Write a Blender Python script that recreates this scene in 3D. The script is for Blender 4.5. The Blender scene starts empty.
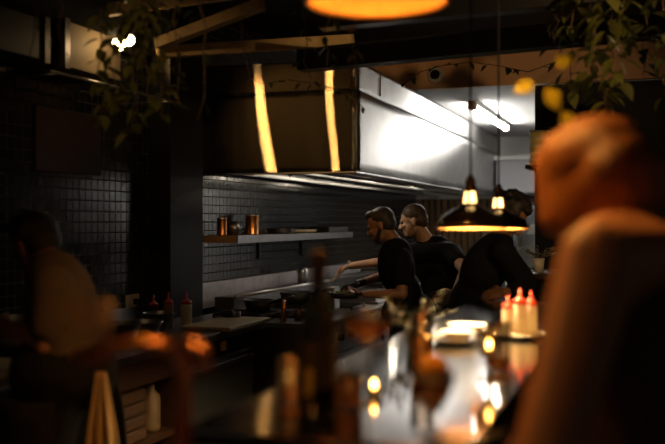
import bpy, bmesh, math, random
from mathutils import Vector as V, Matrix, Quaternion, Euler
random.seed(7)
S = bpy.context.scene
COL = S.collection
PI = math.pi

# ------------------------------------------------------------------ camera
F = 50 / 36 * 665
YAW = math.radians(19)
CX, CY, CZ = 332.5, 222.0, 1.5
RT = V((math.cos(YAW), math.sin(YAW), 0))
FW = V((-math.sin(YAW), math.cos(YAW), 0))
cam = bpy.data.cameras.new('camera')
cam.lens = 50; cam.sensor_width = 36
cam.clip_start = .05
cam.dof.use_dof = True
cam.dof.focus_distance = 6.3
cam.dof.aperture_fstop = 1.4
co = bpy.data.objects.new('camera', cam)
co.location = (0, 0, CZ); co.rotation_euler = (PI / 2, 0, YAW)
COL.objects.link(co); S.camera = co


def W(px, py, d):
    """world point seen at a pixel of the photograph at depth d"""
    return V((0, 0, CZ)) + FW * d + RT * ((px - CX) / F * d) + V((0, 0, (CY - py) / F * d))


def onX(px, X):
    """(depth, Y) where the column px meets the plane X"""
    t = (px - CX) / F
    r = RT * t + FW
    d = X / r.x
    return d, d * r.y


# ------------------------------------------------------------------ materials
def mat(name, base, rough=.5, metal=0., var=.15, scale=25., bump=0., emis=None, es=0., trans=0., ior=1.45,
        coat=0., stretch=None, aniso=0., arot=0., spec=.5, sss=0.):
    m = bpy.data.materials.new(name); m.use_nodes = True
    nt = m.node_tree; b = nt.nodes['Principled BSDF']
    tc = nt.nodes.new('ShaderNodeTexCoord')
    no = nt.nodes.new('ShaderNodeTexNoise'); no.inputs['Scale'].default_value = scale
    no.inputs['Detail'].default_value = 4
    src = tc.outputs['Object']
    if stretch:
        mp = nt.nodes.new('ShaderNodeMapping'); mp.inputs['Scale'].default_value = stretch
        nt.links.new(src, mp.inputs['Vector']); src = mp.outputs['Vector']
    nt.links.new(src, no.inputs['Vector'])
    mx = nt.nodes.new('ShaderNodeMix'); mx.data_type = 'RGBA'
    mx.inputs['A'].default_value = [max(0, c * (1 - var)) for c in base] + [1]
    mx.inputs['B'].default_value = [min(1, c * (1 + var)) for c in base] + [1]
    nt.links.new(no.outputs['Fac'], mx.inputs['Factor'])
    nt.links.new(mx.outputs['Result'], b.inputs['Base Color'])
    b.inputs['Roughness'].default_value = rough; b.inputs['Metallic'].default_value = metal
    b.inputs['Transmission Weight'].default_value = trans; b.inputs['IOR'].default_value = ior
    b.inputs['Coat Weight'].default_value = coat
    b.inputs['Specular IOR Level'].default_value = spec
    if sss:
        b.inputs['Subsurface Weight'].default_value = sss
        b.inputs['Subsurface Radius'].default_value = (.02, .008, .004)
    if aniso:
        b.inputs['Anisotropic'].default_value = aniso; b.inputs['Anisotropic Rotation'].default_value = arot
        tg = nt.nodes.new('ShaderNodeCombineXYZ'); tg.inputs[2].default_value = 1   # vertical brushing
        nt.links.new(tg.outputs[0], b.inputs['Tangent'])
    if bump:
        bp = nt.nodes.new('ShaderNodeBump'); bp.inputs['Strength'].default_value = bump
        bp.inputs['Distance'].default_value = .01
        nt.links.new(no.outputs['Fac'], bp.inputs['Height']); nt.links.new(bp.outputs['Normal'], b.inputs['Normal'])
    if emis:
        b.inputs['Emission Color'].default_value = list(emis) + [1]; b.inputs['Emission Strength'].default_value = es
    return m


def tile_mat():
    m = bpy.data.materials.new('black_tile'); m.use_nodes = True
    nt = m.node_tree; b = nt.nodes['Principled BSDF']; L = nt.links.new
    tc = nt.nodes.new('ShaderNodeTexCoord'); sp = nt.nodes.new('ShaderNodeSeparateXYZ'); cb = nt.nodes.new('ShaderNodeCombineXYZ')
    L(tc.outputs['Object'], sp.inputs[0]); L(sp.outputs['Y'], cb.inputs['X']); L(sp.outputs['Z'], cb.inputs['Y'])
    br = nt.nodes.new('ShaderNodeTexBrick'); br.offset = 0; br.squash = 1
    br.inputs['Scale'].default_value = 1; br.inputs['Brick Width'].default_value = .06; br.inputs['Row Height'].default_value = .06
    br.inputs['Mortar Size'].default_value = .0035; br.inputs['Mortar Smooth'].default_value = .6
    br.inputs['Color1'].default_value = (.008, .0085, .009, 1); br.inputs['Color2'].default_value = (.018, .019, .020, 1)
    br.inputs['Mortar'].default_value = (.034, .033, .033, 1)
    L(cb.outputs[0], br.inputs['Vector']); L(br.outputs['Color'], b.inputs['Base Color'])
    inv = nt.nodes.new('ShaderNodeMath'); inv.operation = 'SUBTRACT'; inv.inputs[0].default_value = 1
    L(br.outputs['Fac'], inv.inputs[1])
    no = nt.nodes.new('ShaderNodeTexNoise'); no.inputs['Scale'].default_value = 9; L(tc.outputs['Object'], no.inputs['Vector'])
    ad = nt.nodes.new('ShaderNodeMath'); ad.operation = 'MULTIPLY_ADD'; ad.inputs[1].default_value = .35
    L(no.outputs['Fac'], ad.inputs[0]); L(inv.outputs[0], ad.inputs[2])
    bp = nt.nodes.new('ShaderNodeBump'); bp.inputs['Strength'].default_value = .9; bp.inputs['Distance'].default_value = .004
    L(ad.outputs[0], bp.inputs['Height']); L(bp.outputs['Normal'], b.inputs['Normal'])
    mr = nt.nodes.new('ShaderNodeMapRange'); mr.inputs['To Min'].default_value = .16; mr.inputs['To Max'].default_value = .7
    L(br.outputs['Fac'], mr.inputs['Value']); L(mr.outputs[0], b.inputs['Roughness'])
    return m


WARM = (1, .50, .14)
M = dict(
    tile=tile_mat(),
    floor=mat('dark_concrete', (.03, .027, .024), .6, bump=.1),
    black=mat('black_paint', (.007, .007, .0075), .6, spec=.2),
    blackm=mat('black_metal', (.015, .015, .015), .35, .6),
    ceil=mat('black_ceiling', (.006, .006, .006), .85),
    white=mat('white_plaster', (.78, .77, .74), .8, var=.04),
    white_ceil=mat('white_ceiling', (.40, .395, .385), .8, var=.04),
    duct=mat('duct_paint', (.28, .215, .14), .6),
    soffit=mat('tan_plaster', (.62, .37, .21), .8, var=.08, scale=8),
    wood=mat('brown_wood', (.22, .12, .05), .55, var=.35, scale=6, stretch=(1, 6, 8), bump=.1),
    pale_wood=mat('pale_timber', (.50, .34, .15), .6, var=.3, scale=5, stretch=(6, 1, 8), bump=.1),
    dark_wood=mat('dark_wood', (.036, .017, .009), .4, var=.35, scale=6, stretch=(1, 8, 8)),
    steel=mat('brushed_steel', (.55, .54, .53), .33, 1., var=.06, scale=12, stretch=(1, 1, 30)),
    steel_end=mat('hood_end_steel', (.40, .34, .27), .115, 1., var=.10, scale=10, stretch=(1, 1, 40), aniso=1., arot=0.),
    steel_front=mat('hood_front_steel', (.62, .61, .60), .33, 1., var=.12, scale=7, aniso=.9, arot=0.),
    steel_dark=mat('dull_steel', (.22, .21, .22), .38, 1., var=.35, scale=9),
    bench=mat('bar_steel', (.55, .54, .53), .10, 1., var=.12, scale=5),
    grey_lam=mat('grey_laminate', (.30, .30, .31), .5, var=.05),
    scratched=mat('scratched_steel', (.40, .37, .39), .5, .7, var=.35, scale=14),
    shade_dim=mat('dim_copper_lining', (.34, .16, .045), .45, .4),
    fridge=mat('fridge_grey', (.06, .064, .068), .45, .5),
    iron=mat('cast_iron', (.018, .017, .016), .5, .3, bump=.2, scale=80),
    copper=mat('copper', (.62, .26, .09), .28, 1., var=.15),
    brass=mat('brass', (.70, .45, .15), .25, 1., var=.1),
    brass_dark=mat('aged_brass', (.16, .08, .035), .4, 1., var=.2),
    shade=mat('black_enamel', (.012, .010, .009), .22, 0, coat=.5),
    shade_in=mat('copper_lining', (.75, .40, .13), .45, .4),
    skin=mat('skin', (.42, .235, .15), .5, var=.08, scale=30, sss=.08),
    skin_pale=mat('pale_skin', (.52, .32, .22), .48, var=.06, scale=30, sss=.08),
    skin_dark=mat('tanned_skin', (.26, .125, .07), .5, var=.1, scale=30),
    skin_w=mat('woman_skin', (.46, .20, .09), .45, var=.06, scale=30, sss=.08),
    lip=mat('lip', (.35, .12, .09), .5),
    hair=mat('dark_hair', (.018, .012, .009), .55, var=.5, scale=90, bump=.6),
    hair_b=mat('brown_hair', (.06, .036, .02), .55, var=.5, scale=90, bump=.5),
    hair_o=mat('auburn_hair', (.30, .11, .025), .42, var=.5, scale=18, stretch=(14, 14, 1.5), bump=.5),
    eye=mat('eye', (.02, .015, .012), .2),
    tee=mat('black_cotton', (.008, .008, .009), .9, var=.2, scale=60, bump=.15, spec=.12),
    tee_g=mat('taupe_cotton', (.05, .038, .031), .9, var=.1, scale=60),
    trousers=mat('black_twill', (.007, .007, .008), .9, spec=.1),
    glove=mat('black_nitrile', (.010, .010, .010), .35),
    cloth=mat('white_cloth', (.55, .48, .40), .9, var=.1, bump=.2),
    towel=mat('tan_towel', (.36, .24, .12), .95, var=.15, bump=.3, scale=60),
    red=mat('red_plastic', (.60, .045, .025), .35),
    redglow=mat('red_indicator', (.5, .02, .01), .4, emis=(1, .06, .02), es=.35),
    cream=mat('cream_plastic', (.86, .78, .62), .4, var=.03, sss=.2),
    sauce=mat('brown_sauce_bottle', (.36, .19, .06), .35, var=.1),
    sauce_mid=mat('tan_bottle', (.15, .10, .055), .5),
    sauce_d=mat('dark_sauce_bottle', (.05, .03, .02), .35),
    china=mat('cream_china', (.80, .74, .62), .25, var=.03),
    board=mat('cream_board', (.55, .47, .34), .6, var=.12),
    plastic_w=mat('white_plastic', (.75, .73, .69), .4, var=.03),
    yellow=mat('yellow_plastic', (.88, .70, .26), .45, var=.15, scale=14),
    brown_box=mat('brown_container', (.055, .03, .017), .6),
    bottle=mat('dark_green_glass', (.010, .014, .007), .08, spec=.6, coat=.3),
    label=mat('dark_paper_label', (.035, .022, .014), .6),
    gold=mat('yellow_label_and_glint', (.85, .55, .06), .35, .3),
    glass=mat('clear_glass', (.98, .96, .93), .02, trans=1., ior=1.45, var=0.),
    amber=mat('amber_drink', (.85, .42, .10), .04, trans=.85, ior=1.34, var=.05),
    foam=mat('pale_foam', (.78, .70, .58), .6),
    orange=mat('orange_slice', (.90, .38, .03), .45, sss=.2, var=.1),
    flame=mat('added_candle_flame', (.9, .6, .3), .5, emis=(1, .46, .09), es=45),
    bulb=mat('warm_bulb', (1, .8, .5), .4, emis=(1, .68, .32), es=7500),
    bulb_big=mat('warm_bulb_large', (1, .8, .5), .4, emis=(1, .41, .07), es=230),
    bulb_near=mat('added_bulb_near', (1, .8, .5), .4, emis=(1, .46, .10), es=1250),
    bulb_tap=mat('added_bulb_tap', (1, .8, .5), .4, emis=(1, .50, .14), es=230),
    neck_glow=mat('lit_neck_glass', (1, .8, .5), .3, emis=(1, .58, .20), es=5),
    hoodlamp=mat('hood_lamp_glass', (1, .95, .9), .3, emis=(1, .86, .66), es=60),
    spot=mat('spot_bulb', (1, .9, .7), .4, emis=(1, .66, .30), es=24),
    tube=mat('fluorescent_tube', (1, 1, 1), .4, emis=(1, .96, .90), es=175),
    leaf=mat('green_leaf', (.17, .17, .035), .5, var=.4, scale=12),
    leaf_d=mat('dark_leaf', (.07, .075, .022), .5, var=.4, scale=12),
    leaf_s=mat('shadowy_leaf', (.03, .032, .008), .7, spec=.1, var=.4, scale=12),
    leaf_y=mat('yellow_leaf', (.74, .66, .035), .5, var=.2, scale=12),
    leaf_b=mat('brown_leaf', (.34, .14, .05), .6, var=.4, scale=12),
    stem=mat('brown_stem', (.10, .06, .03), .7, var=.3),
    panel=mat('dark_red_panel', (.028, .011, .008), .6, var=.3),
)


def translucent(m, amt, col):
    """let light through thin leaves and soft plastic"""
    nt = m.node_tree; out = nt.nodes['Material Output']; b = nt.nodes['Principled BSDF']
    tr = nt.nodes.new('ShaderNodeBsdfTranslucent'); tr.inputs['Color'].default_value = list(col) + [1]
    mx = nt.nodes.new('ShaderNodeMixShader'); mx.inputs['Fac'].default_value = amt
    nt.links.new(b.outputs[0], mx.inputs[1]); nt.links.new(tr.outputs[0], mx.inputs[2]); nt.links.new(mx.outputs[0], out.inputs['Surface'])


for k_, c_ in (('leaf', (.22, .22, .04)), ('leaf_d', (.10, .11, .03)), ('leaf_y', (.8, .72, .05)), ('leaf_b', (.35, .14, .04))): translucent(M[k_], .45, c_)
M['soft_plastic'] = mat('translucent_cream_plastic', (.90, .82, .66), .4, var=.03)
translucent(M['soft_plastic'], .62, (.95, .85, .62))
M['soft_red'] = mat('translucent_red_plastic', (.75, .10, .05), .4, var=.03)
translucent(M['soft_red'], .5, (.9, .2, .08))


def brushed(m, broad, rough, aniso):
    """sheet steel brushed so that highlights run vertically"""
    nt = m.node_tree; b = nt.nodes['Principled BSDF']; out = nt.nodes['Material Output']
    g = nt.nodes.new('ShaderNodeBsdfAnisotropic'); g.distribution = 'BECKMANN'
    g.inputs['Roughness'].default_value = rough; g.inputs['Anisotropy'].default_value = aniso; g.inputs['Rotation'].default_value = .25
    cb = nt.nodes.new('ShaderNodeCombineXYZ'); cb.inputs[2].default_value = 1; nt.links.new(cb.outputs[0], g.inputs['Tangent'])
    nt.links.new(b.inputs['Base Color'].links[0].from_socket, g.inputs['Color'])
    g2 = nt.nodes.new('ShaderNodeBsdfAnisotropic'); g2.inputs['Roughness'].default_value = .55   # second broad lobe, added to brighten the dark sheet
    nt.links.new(b.inputs['Base Color'].links[0].from_socket, g2.inputs['Color'])
    ms = nt.nodes.new('ShaderNodeMixShader'); ms.inputs['Fac'].default_value = broad
    nt.links.new(g.outputs[0], ms.inputs[1]); nt.links.new(g2.outputs[0], ms.inputs[2]); nt.links.new(ms.outputs[0], out.inputs['Surface'])


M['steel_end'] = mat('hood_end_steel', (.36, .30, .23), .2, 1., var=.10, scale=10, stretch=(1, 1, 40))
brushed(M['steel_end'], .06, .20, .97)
M['steel_front'] = mat('hood_front_steel', (.62, .61, .60), .3, 1., var=.14, scale=7)
brushed(M['steel_front'], .10, .41, .55)
translucent(M['amber'], .5, (.9, .45, .12))


def thin_glass(m):
    nt = m.node_tree; out = nt.nodes['Material Output']
    tr = nt.nodes.new('ShaderNodeBsdfTransparent'); tr.inputs['Color'].default_value = (.93, .90, .85, 1)
    gl = nt.nodes.new('ShaderNodeBsdfGlossy'); gl.inputs['Roughness'].default_value = .06
    fr = nt.nodes.new('ShaderNodeLayerWeight'); fr.inputs['Blend'].default_value = .35
    mx = nt.nodes.new('ShaderNodeMixShader')
    ad = nt.nodes.new('ShaderNodeMath'); ad.operation = 'MULTIPLY_ADD'; ad.inputs[1].default_value = .55; ad.inputs[2].default_value = .06
    nt.links.new(fr.outputs['Fresnel'], ad.inputs[0]); nt.links.new(ad.outputs[0], mx.inputs['Fac'])
    nt.links.new(tr.outputs[0], mx.inputs[1]); nt.links.new(gl.outputs[0], mx.inputs[2]); nt.links.new(mx.outputs[0], out.inputs['Surface'])


thin_glass(M['glass'])


def stripe_mat():
    m = bpy.data.materials.new('ribbed_dark_fabric'); m.use_nodes = True
    nt = m.node_tree; b = nt.nodes['Principled BSDF']; L = nt.links.new
    tc = nt.nodes.new('ShaderNodeTexCoord'); w = nt.nodes.new('ShaderNodeTexWave')
    mp = nt.nodes.new('ShaderNodeMapping'); mp.inputs['Rotation'].default_value = (0, math.radians(35), 0)
    L(tc.outputs['Object'], mp.inputs['Vector']); L(mp.outputs[0], w.inputs['Vector'])
    w.inputs['Scale'].default_value = 22; w.inputs['Distortion'].default_value = .6
    mx = nt.nodes.new('ShaderNodeMix'); mx.data_type = 'RGBA'
    mx.inputs['A'].default_value = (.018, .015, .013, 1); mx.inputs['B'].default_value = (.17, .11, .075, 1)
    L(w.outputs['Fac'], mx.inputs['Factor']); L(mx.outputs['Result'], b.inputs['Base Color'])
    b.inputs['Roughness'].default_value = .9
    return m


M['stripe'] = stripe_mat()

# ------------------------------------------------------------------ mesh building
ORG = {}


def frame(z):
    z = V(z).normalized()
    a = V((1, 0, 0)) if abs(z.x) < .9 else V((0, 1, 0))
    x = z.cross(a).normalized(); y = z.cross(x)
    return x, y, z


class MB:
    def __init__(s): s.v = []; s.f = []

    def add(s, vs, fs):
        n = len(s.v); s.v += [V(p) for p in vs]; s.f += [[i + n for i in f] for f in fs]; return s

    def box(s, a, b):
        (x0, y0, z0), (x1, y1, z1) = a, b
        return s.add([(x0, y0, z0), (x1, y0, z0), (x1, y1, z0), (x0, y1, z0), (x0, y0, z1), (x1, y0, z1), (x1, y1, z1), (x0, y1, z1)],
                     [(0, 3, 2, 1), (4, 5, 6, 7), (0, 1, 5, 4), (1, 2, 6, 5), (2, 3, 7, 6), (3, 0, 4, 7)])

    def bar(s, p, q, w, h, up=(0, 0, 1)):
        """oriented box from p to q, w wide and h high"""
        p, q = V(p), V(q); z = (q - p).normalized(); x = z.cross(V(up)).normalized(); y = x.cross(z)
        vs = [c + x * sx * w / 2 + y * sy * h / 2 for c in (p, q) for sx, sy in ((-1, -1), (1, -1), (1, 1), (-1, 1))]
        return s.add(vs, [(0, 3, 2, 1), (4, 5, 6, 7), (0, 1, 5, 4), (1, 2, 6, 5), (2, 3, 7, 6), (3, 0, 4, 7)])

    def tube(s, pts, r, seg=10, cap=True):
        pts = [V(p) for p in pts]; n = len(pts)
        rs = r if isinstance(r, (list, tuple)) else [r] * n
        rings = []; px = None
        for i, p in enumerate(pts):
            t = (pts[min(i + 1, n - 1)] - pts[max(i - 1, 0)]).normalized()
            if px is None: x, y, _ = frame(t)
            else:
                x = (px - t * px.dot(t)).normalized(); y = t.cross(x)
            px = x
            rings.append([p + (x * math.cos(2 * PI * k / seg) + y * math.sin(2 * PI * k / seg)) * rs[i] for k in range(seg)])
        vs = [v for g in rings for v in g]; fs = []
        for i in range(n - 1):
            for k in range(seg):
                a = i * seg + k; b = i * seg + (k + 1) % seg
                fs.append((a, b, b + seg, a + seg))
        if cap: fs += [tuple(range(seg))[::-1], tuple(range((n - 1) * seg, n * seg))]
        return s.add(vs, fs)

    def lathe(s, prof, c, seg=28, close=False):
        """profile [(r, z)] round the vertical through c; close joins the last ring to the first"""
        c = V(c); vs = []; fs = []; n = len(prof)
        for r, z in prof:
            for k in range(seg): vs.append(c + V((r * math.cos(2 * PI * k / seg), r * math.sin(2 * PI * k / seg), z)))
        for i in range(n if close else n - 1):
            j = (i + 1) % n
            for k in range(seg):
                k2 = (k + 1) % seg
                fs.append((i * seg + k, i * seg + k2, j * seg + k2, j * seg + k))
        if not close:
            if prof[0][0] > 0: fs.append(tuple(range(seg))[::-1])
            if prof[-1][0] > 0: fs.append(tuple(range((n - 1) * seg, n * seg)))
        return s.add(vs, fs)

    def ell(s, c, r, R=None, seg=14, rin=10):
        c = V(c); r = (r, r, r) if isinstance(r, (int, float)) else r; vs = []; fs = []
        R = R or Matrix.Identity(3)
        vs.append(c + R @ V((0, 0, -r[2])))
        for i in range(1, rin):
            t = -PI / 2 + PI * i / rin
            for k in range(seg):
                a = 2 * PI * k / seg
                vs.append(c + R @ V((r[0] * math.cos(t) * math.cos(a), r[1] * math.cos(t) * math.sin(a), r[2] * math.sin(t))))
        vs.append(c + R @ V((0, 0, r[2]))); top = len(vs) - 1
        for k in range(seg): fs.append((0, 1 + (k + 1) % seg, 1 + k))
        for i in range(rin - 2):
            for k in range(seg):
                a = 1 + i * seg + k; b = 1 + i * seg + (k + 1) % seg
                fs.append((a, b, b + seg, a + seg))
        o = 1 + (rin - 2) * seg
        for k in range(seg): fs.append((o + k, o + (k + 1) % seg, top))
        return s.add(vs, fs)

    def cap(s, p, q, r0, r1):
        """tapered limb with round ends"""
        p, q = V(p), V(q); z = q - p; L = z.length; x, y, z = frame(z); pts = []; rs = []
        for i in range(5):
            a = PI / 2 * (1 - i / 4); pts.append(p - z * r0 * math.sin(a)); rs.append(max(r0 * math.cos(a), r0 * .05))
        for i in range(5):
            a = PI / 2 * i / 4; pts.append(q + z * r1 * math.sin(a)); rs.append(max(r1 * math.cos(a), r1 * .05))
        return s.tube(pts, rs, 12)

    def leaf(s, p, d, n, L, w):
        """a folded pointed leaf from p along d"""
        d = V(d).normalized(); n = V(n); n = (n - d * n.dot(d)).normalized(); x = d.cross(n)
        vs = []; prof = [(0, .05), (.2, .75), (.42, 1), (.68, .72), (.88, .3), (1, .02)]
        for t, k in prof:
            c = V(p) + d * L * t - n * L * .22 * t * t
            vs += [c + x * w * k / 2 + n * w * .14 * k, c, c - x * w * k / 2 + n * w * .14 * k]
        fs = []
        for i in range(len(prof) - 1):
            a = i * 3; fs += [(a, a + 1, a + 4, a + 3), (a + 1, a + 2, a + 5, a + 4)]
        return s.add(vs, fs)

    def build(s, name, m, parent=None, origin=None, smooth=False, bevel=0., solid=0., subsurf=0):
        if parent is not None: off = ORG[parent.name]
        elif origin is not None: off = V(origin)
        else:
            xs = [p.x for p in s.v]; ys = [p.y for p in s.v]; zs = [p.z for p in s.v]
            off = V(((min(xs) + max(xs)) / 2, (min(ys) + max(ys)) / 2, min(zs)))
        me = bpy.data.meshes.new(name)
        me.from_pydata([p - off for p in s.v], [], s.f); me.update()
        bm = bmesh.new(); bm.from_mesh(me); bmesh.ops.recalc_face_normals(bm, faces=bm.faces); bm.to_mesh(me); bm.free()
        if isinstance(m, str): m = M[m]
        me.materials.append(m)
        o = bpy.data.objects.new(name, me); COL.objects.link(o)
        if parent is not None: o.parent = parent
        else: o.location = off
        ORG[o.name] = off
        if smooth: me.shade_smooth()
        if solid:
            q = o.modifiers.new('solid', 'SOLIDIFY'); q.thickness = solid; q.offset = 0
        if bevel:
            q = o.modifiers.new('bevel', 'BEVEL'); q.width = bevel; q.segments = 2; q.limit_method = 'ANGLE'
        if subsurf:
            q = o.modifiers.new('sub', 'SUBSURF'); q.levels = q.render_levels = subsurf
        return o

    def remesh(s, name, m, parent=None, voxel=.008, smooth=4):
        """weld overlapping solids into one continuous skin"""
        o = s.build(name, m, parent)
        q = o.modifiers.new('r', 'REMESH'); q.mode = 'VOXEL'; q.voxel_size = voxel
        if smooth:
            k = o.modifiers.new('s', 'SMOOTH'); k.factor = .5; k.iterations = smooth
        dg = bpy.context.evaluated_depsgraph_get(); dg.update()
        me = bpy.data.meshes.new_from_object(o.evaluated_get(dg))
        o.modifiers.clear(); old = o.data; o.data = me; bpy.data.meshes.remove(old); me.name = name
        me.materials.clear(); me.materials.append(M[m] if isinstance(m, str) else m)
        me.shade_smooth()
        return o


def tag(o, label, cat, group=None, kind=None):
    o['label'] = label; o['category'] = cat
    if group: o['group'] = group
    if kind: o['kind'] = kind
    return o


def thing(name, loc, label, cat, group=None):
    o = bpy.data.objects.new(name, None); COL.objects.link(o); o.location = loc
    o.empty_display_size = .1; ORG[o.name] = V(loc)
    return tag(o, label, cat, group)


def struct(o): o['kind'] = 'structure'; return o


def dup(root, loc, label, rz=0., sc=None):
    def cp(o, par):
        c = o.copy(); COL.objects.link(c)
        if par is not None: c.parent = par
        for ch in list(o.children): cp(ch, c)
        return c
    c = cp(root, None); c.location = loc; c.rotation_euler.z = rz
    if sc: c.scale = sc
    c['label'] = label; ORG[c.name] = V(loc)
    return c


# ------------------------------------------------------------------ the room
XW = -2.95
struct(MB().box((-3.1, -1, -.1), (4, 13, 0)).build('floor', 'floor'))
struct(MB().box((XW - .12, -.5, 0), (XW, 12.0, 3.0)).build('wall_left', 'tile', origin=(XW, 0, 0)))
struct(MB().box((-3.1, -1, 3.0), (4, 7.42, 3.1)).build('ceiling', 'ceil'))
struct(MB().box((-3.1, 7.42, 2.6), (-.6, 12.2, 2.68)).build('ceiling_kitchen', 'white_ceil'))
struct(MB().box((XW, 12.0, 0), (-.6, 12.12, 2.6)).build('wall_back', 'white'))
struct(MB().box((-.85, 7.3, 0), (4, 7.42, 2.56)).build('wall_partition', 'black'))
struct(MB().box((-.75, 7.42, 0), (-.63, 12.0, 2.6)).build('wall_corridor', 'white'))
# pier between the tiled walls
struct(MB().box((XW, -.5, 2.5), (-2.93, 5.06, 3.0)).build('wall_upper', 'black'))  # black sheet added over the tiles to keep this band dark
struct(MB().box((XW, 5.06, 0), (-2.8, 5.5, 3.0)).build('wall_pier', 'black', bevel=.004))
# tan bulkhead over the kitchen opening
a, b = W(372, 72, 7.45), W(720, 52, 6.9)
so = MB().bar((-2.3, 7.40, 2.80), (4, 7.40, 2.80), .06, .43)
struct(so.build('wall_soffit', 'soffit'))

# dark ceiling beam across the opening
p, q = W(300, 61, 5.45), W(700, 22, 4.75)
MBb = MB().bar(p, q, .12, .125)
tag(MBb.build('ceiling_beam', 'black', bevel=.004), 'long black steel beam crossing above the kitchen opening', 'beam')
p, q = W(320, 20, 4.6), W(720, -18, 4.2)
tag(MB().bar(p, q, .10, .10).build('ceiling_beam', 'blackm', bevel=.004), 'upper black beam at the top of the photo, over the first beam', 'beam')
# lit rafters upper left
p, q = W(158, 52.5, 4.9), W(352, 40, 5.45)
tag(MB().bar(p, q, .06, .062).build('timber_rafter', 'pale_wood', bevel=.003), 'lamp-lit level timber rafter running over the steel hood end', 'rafter')
p, q = W(158, 44, 4.8), W(262, 4, 4.5)
tag(MB().bar(p, q, .06, .055).build('timber_rafter', 'pale_wood', bevel=.003), 'slanting timber rafter rising above the level one', 'rafter')
p, q = W(108, 10, 4.6), W(300, -16, 4.9)
tag(MB().bar(p, q, .06, .06).build('timber_rafter', 'pale_wood', bevel=.003), 'topmost timber rafter over the twin spot bulbs, cut by the picture edge', 'rafter')
# duct on the upper left wall
t = thing('air_duct', (-2.84, 4.16, 2.27), 'pale boxed air duct high on tiled wall, lit by spot bulbs', 'duct')
MB().box((XW, 3.92, 2.27), (-2.74, 4.40, 2.5)).build('casing', 'duct', t, bevel=.006)
MB().box((XW, 3.88, 2.26), (-2.73, 3.92, 2.51)).build('flange', 'steel_dark', t)
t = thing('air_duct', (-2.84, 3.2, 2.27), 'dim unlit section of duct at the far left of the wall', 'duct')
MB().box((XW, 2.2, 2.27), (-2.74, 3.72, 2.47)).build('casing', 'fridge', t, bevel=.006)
MB().box((XW, 3.72, 2.26), (-2.73, 3.76, 2.48)).build('flange', 'steel_dark', t)
tag(MB().tube([(-2.70, 3.72, 2.22), (-2.70, 5.0, 2.22)], .008).tube([(-2.70, 3.8, 2.22), (XW, 3.8, 2.22)], .006).tube([(-2.70, 4.9, 2.22), (XW, 4.9, 2.22)], .006)
    .build('hanging_rail', 'steel', smooth=True), 'thin steel rail under the lamp-lit duct', 'rail')
tag(MB().box((XW, 3.92, 1.76), (XW + .02, 4.50, 2.09)).build('wall_panel', 'panel', bevel=.003), 'dark reddish square board on the black tiles above bending man', 'board')

# twin spot bulbs
def spot(px, py, d, aim, label, pw=17):
    c = W(px, py, d)
    t = thing('spot_lamp', c, label, 'spotlight', 'twin spot bulbs')
    MB().ell(c, .036).build('bulb', 'spot', t, smooth=True)
    e = c + V(aim).normalized() * .10
    MB().tube([c + V(aim).normalized() * .028, c + V(aim).normalized() * .045, e], [.022, .030, .034], 14).build('socket', 'blackm', t, smooth=True)
    MB().tube([e, (e.x, e.y, 3.0)], .006).build('bracket', 'blackm', t)
    L = bpy.data.lights.new('spot_beam', 'SPOT'); L.energy = pw; L.color = (1, .54, .16); L.spot_size = math.radians(44); L.spot_blend = .5; L.shadow_soft_size = .032
    lo = bpy.data.objects.new('spot_beam', L); COL.objects.link(lo); lo.location = c + V((.02, .045, 0)); lo.rotation_euler = (V((-2.25, 5.8, 2.12)) - c).to_track_quat('-Z', 'Y').to_euler()


spot(119, 44, 4.8, (.3, .2, .9), 'lower round warm spot bulb among hanging vines beside the duct')
spot(129, 40, 5.42, (.2, .3, .9), 'upper warm spot bulb just behind the lower one')

# ------------------------------------------------------------------ extractor hood
HY0, HY1, HX, HZ0, HZS, HZ1 = 5.805, 11.95, -1.836, 1.835, 2.373, 2.58
hood = thing('extractor_hood', (-2.4, 8.8, HZ0), 'long stainless steel extractor hood over the cooking line', 'extractor hood')


def end_panel(z0, z1, name, y):
    mb = MB(); nx, nz = 24, 14; vs = []; fs = []
    for j in range(nz + 1):
        for i in range(nx + 1):
            u = i / nx; w = j / nz; x = XW + (HX - XW) * u; z = z0 + (z1 - z0) * w
            # sheet slightly warped as thin steel is
            k = (z - 2.15)
            g_ = lambda q: 1.114 * ((.152 + .030 * k) * (1 - (1 - q) ** 3) / 3 + (-.006 * k - .013) * q)
            dy = g_(u) - g_(1) + .0008 * math.sin(u * 5 + z * 6)
            vs.append((x, y + dy, z))
    for j in range(nz):
        for i in range(nx):
            a = j * (nx + 1) + i; fs.append((a, a + 1, a + nx + 2, a + nx + 1))
    return mb.add(vs, fs).build(name, 'steel_end', hood, smooth=True, solid=.004)


end_panel(HZ0, HZS - .003, 'end_panel', HY0)
end_panel(HZS + .003, HZ1, 'upper_end_panel', HY0 + .004)


def front_panel(z0, z1, name, x0, x1=None):
    mb = MB(); ny, nz = 60, 8; vs = []; fs = []
    x1 = x0 if x1 is None else x1
    for j in range(nz + 1):
        for i in range(ny + 1):
            y = HY0 + (HY1 - HY0) * i / ny; w = j / nz; z = z0 + (z1 - z0) * w
            vs.append((x0 + (x1 - x0) * w + .002 * math.sin(y * 3.1 + z * 4), y, z))
    for j in range(nz):
        for i in range(ny):
            a = j * (ny + 1) + i; fs.append((a, a + 1, a + ny + 2, a + ny + 1))
    return mb.add(vs, fs).build(name, 'steel_front', hood, smooth=True, solid=.004)


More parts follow.
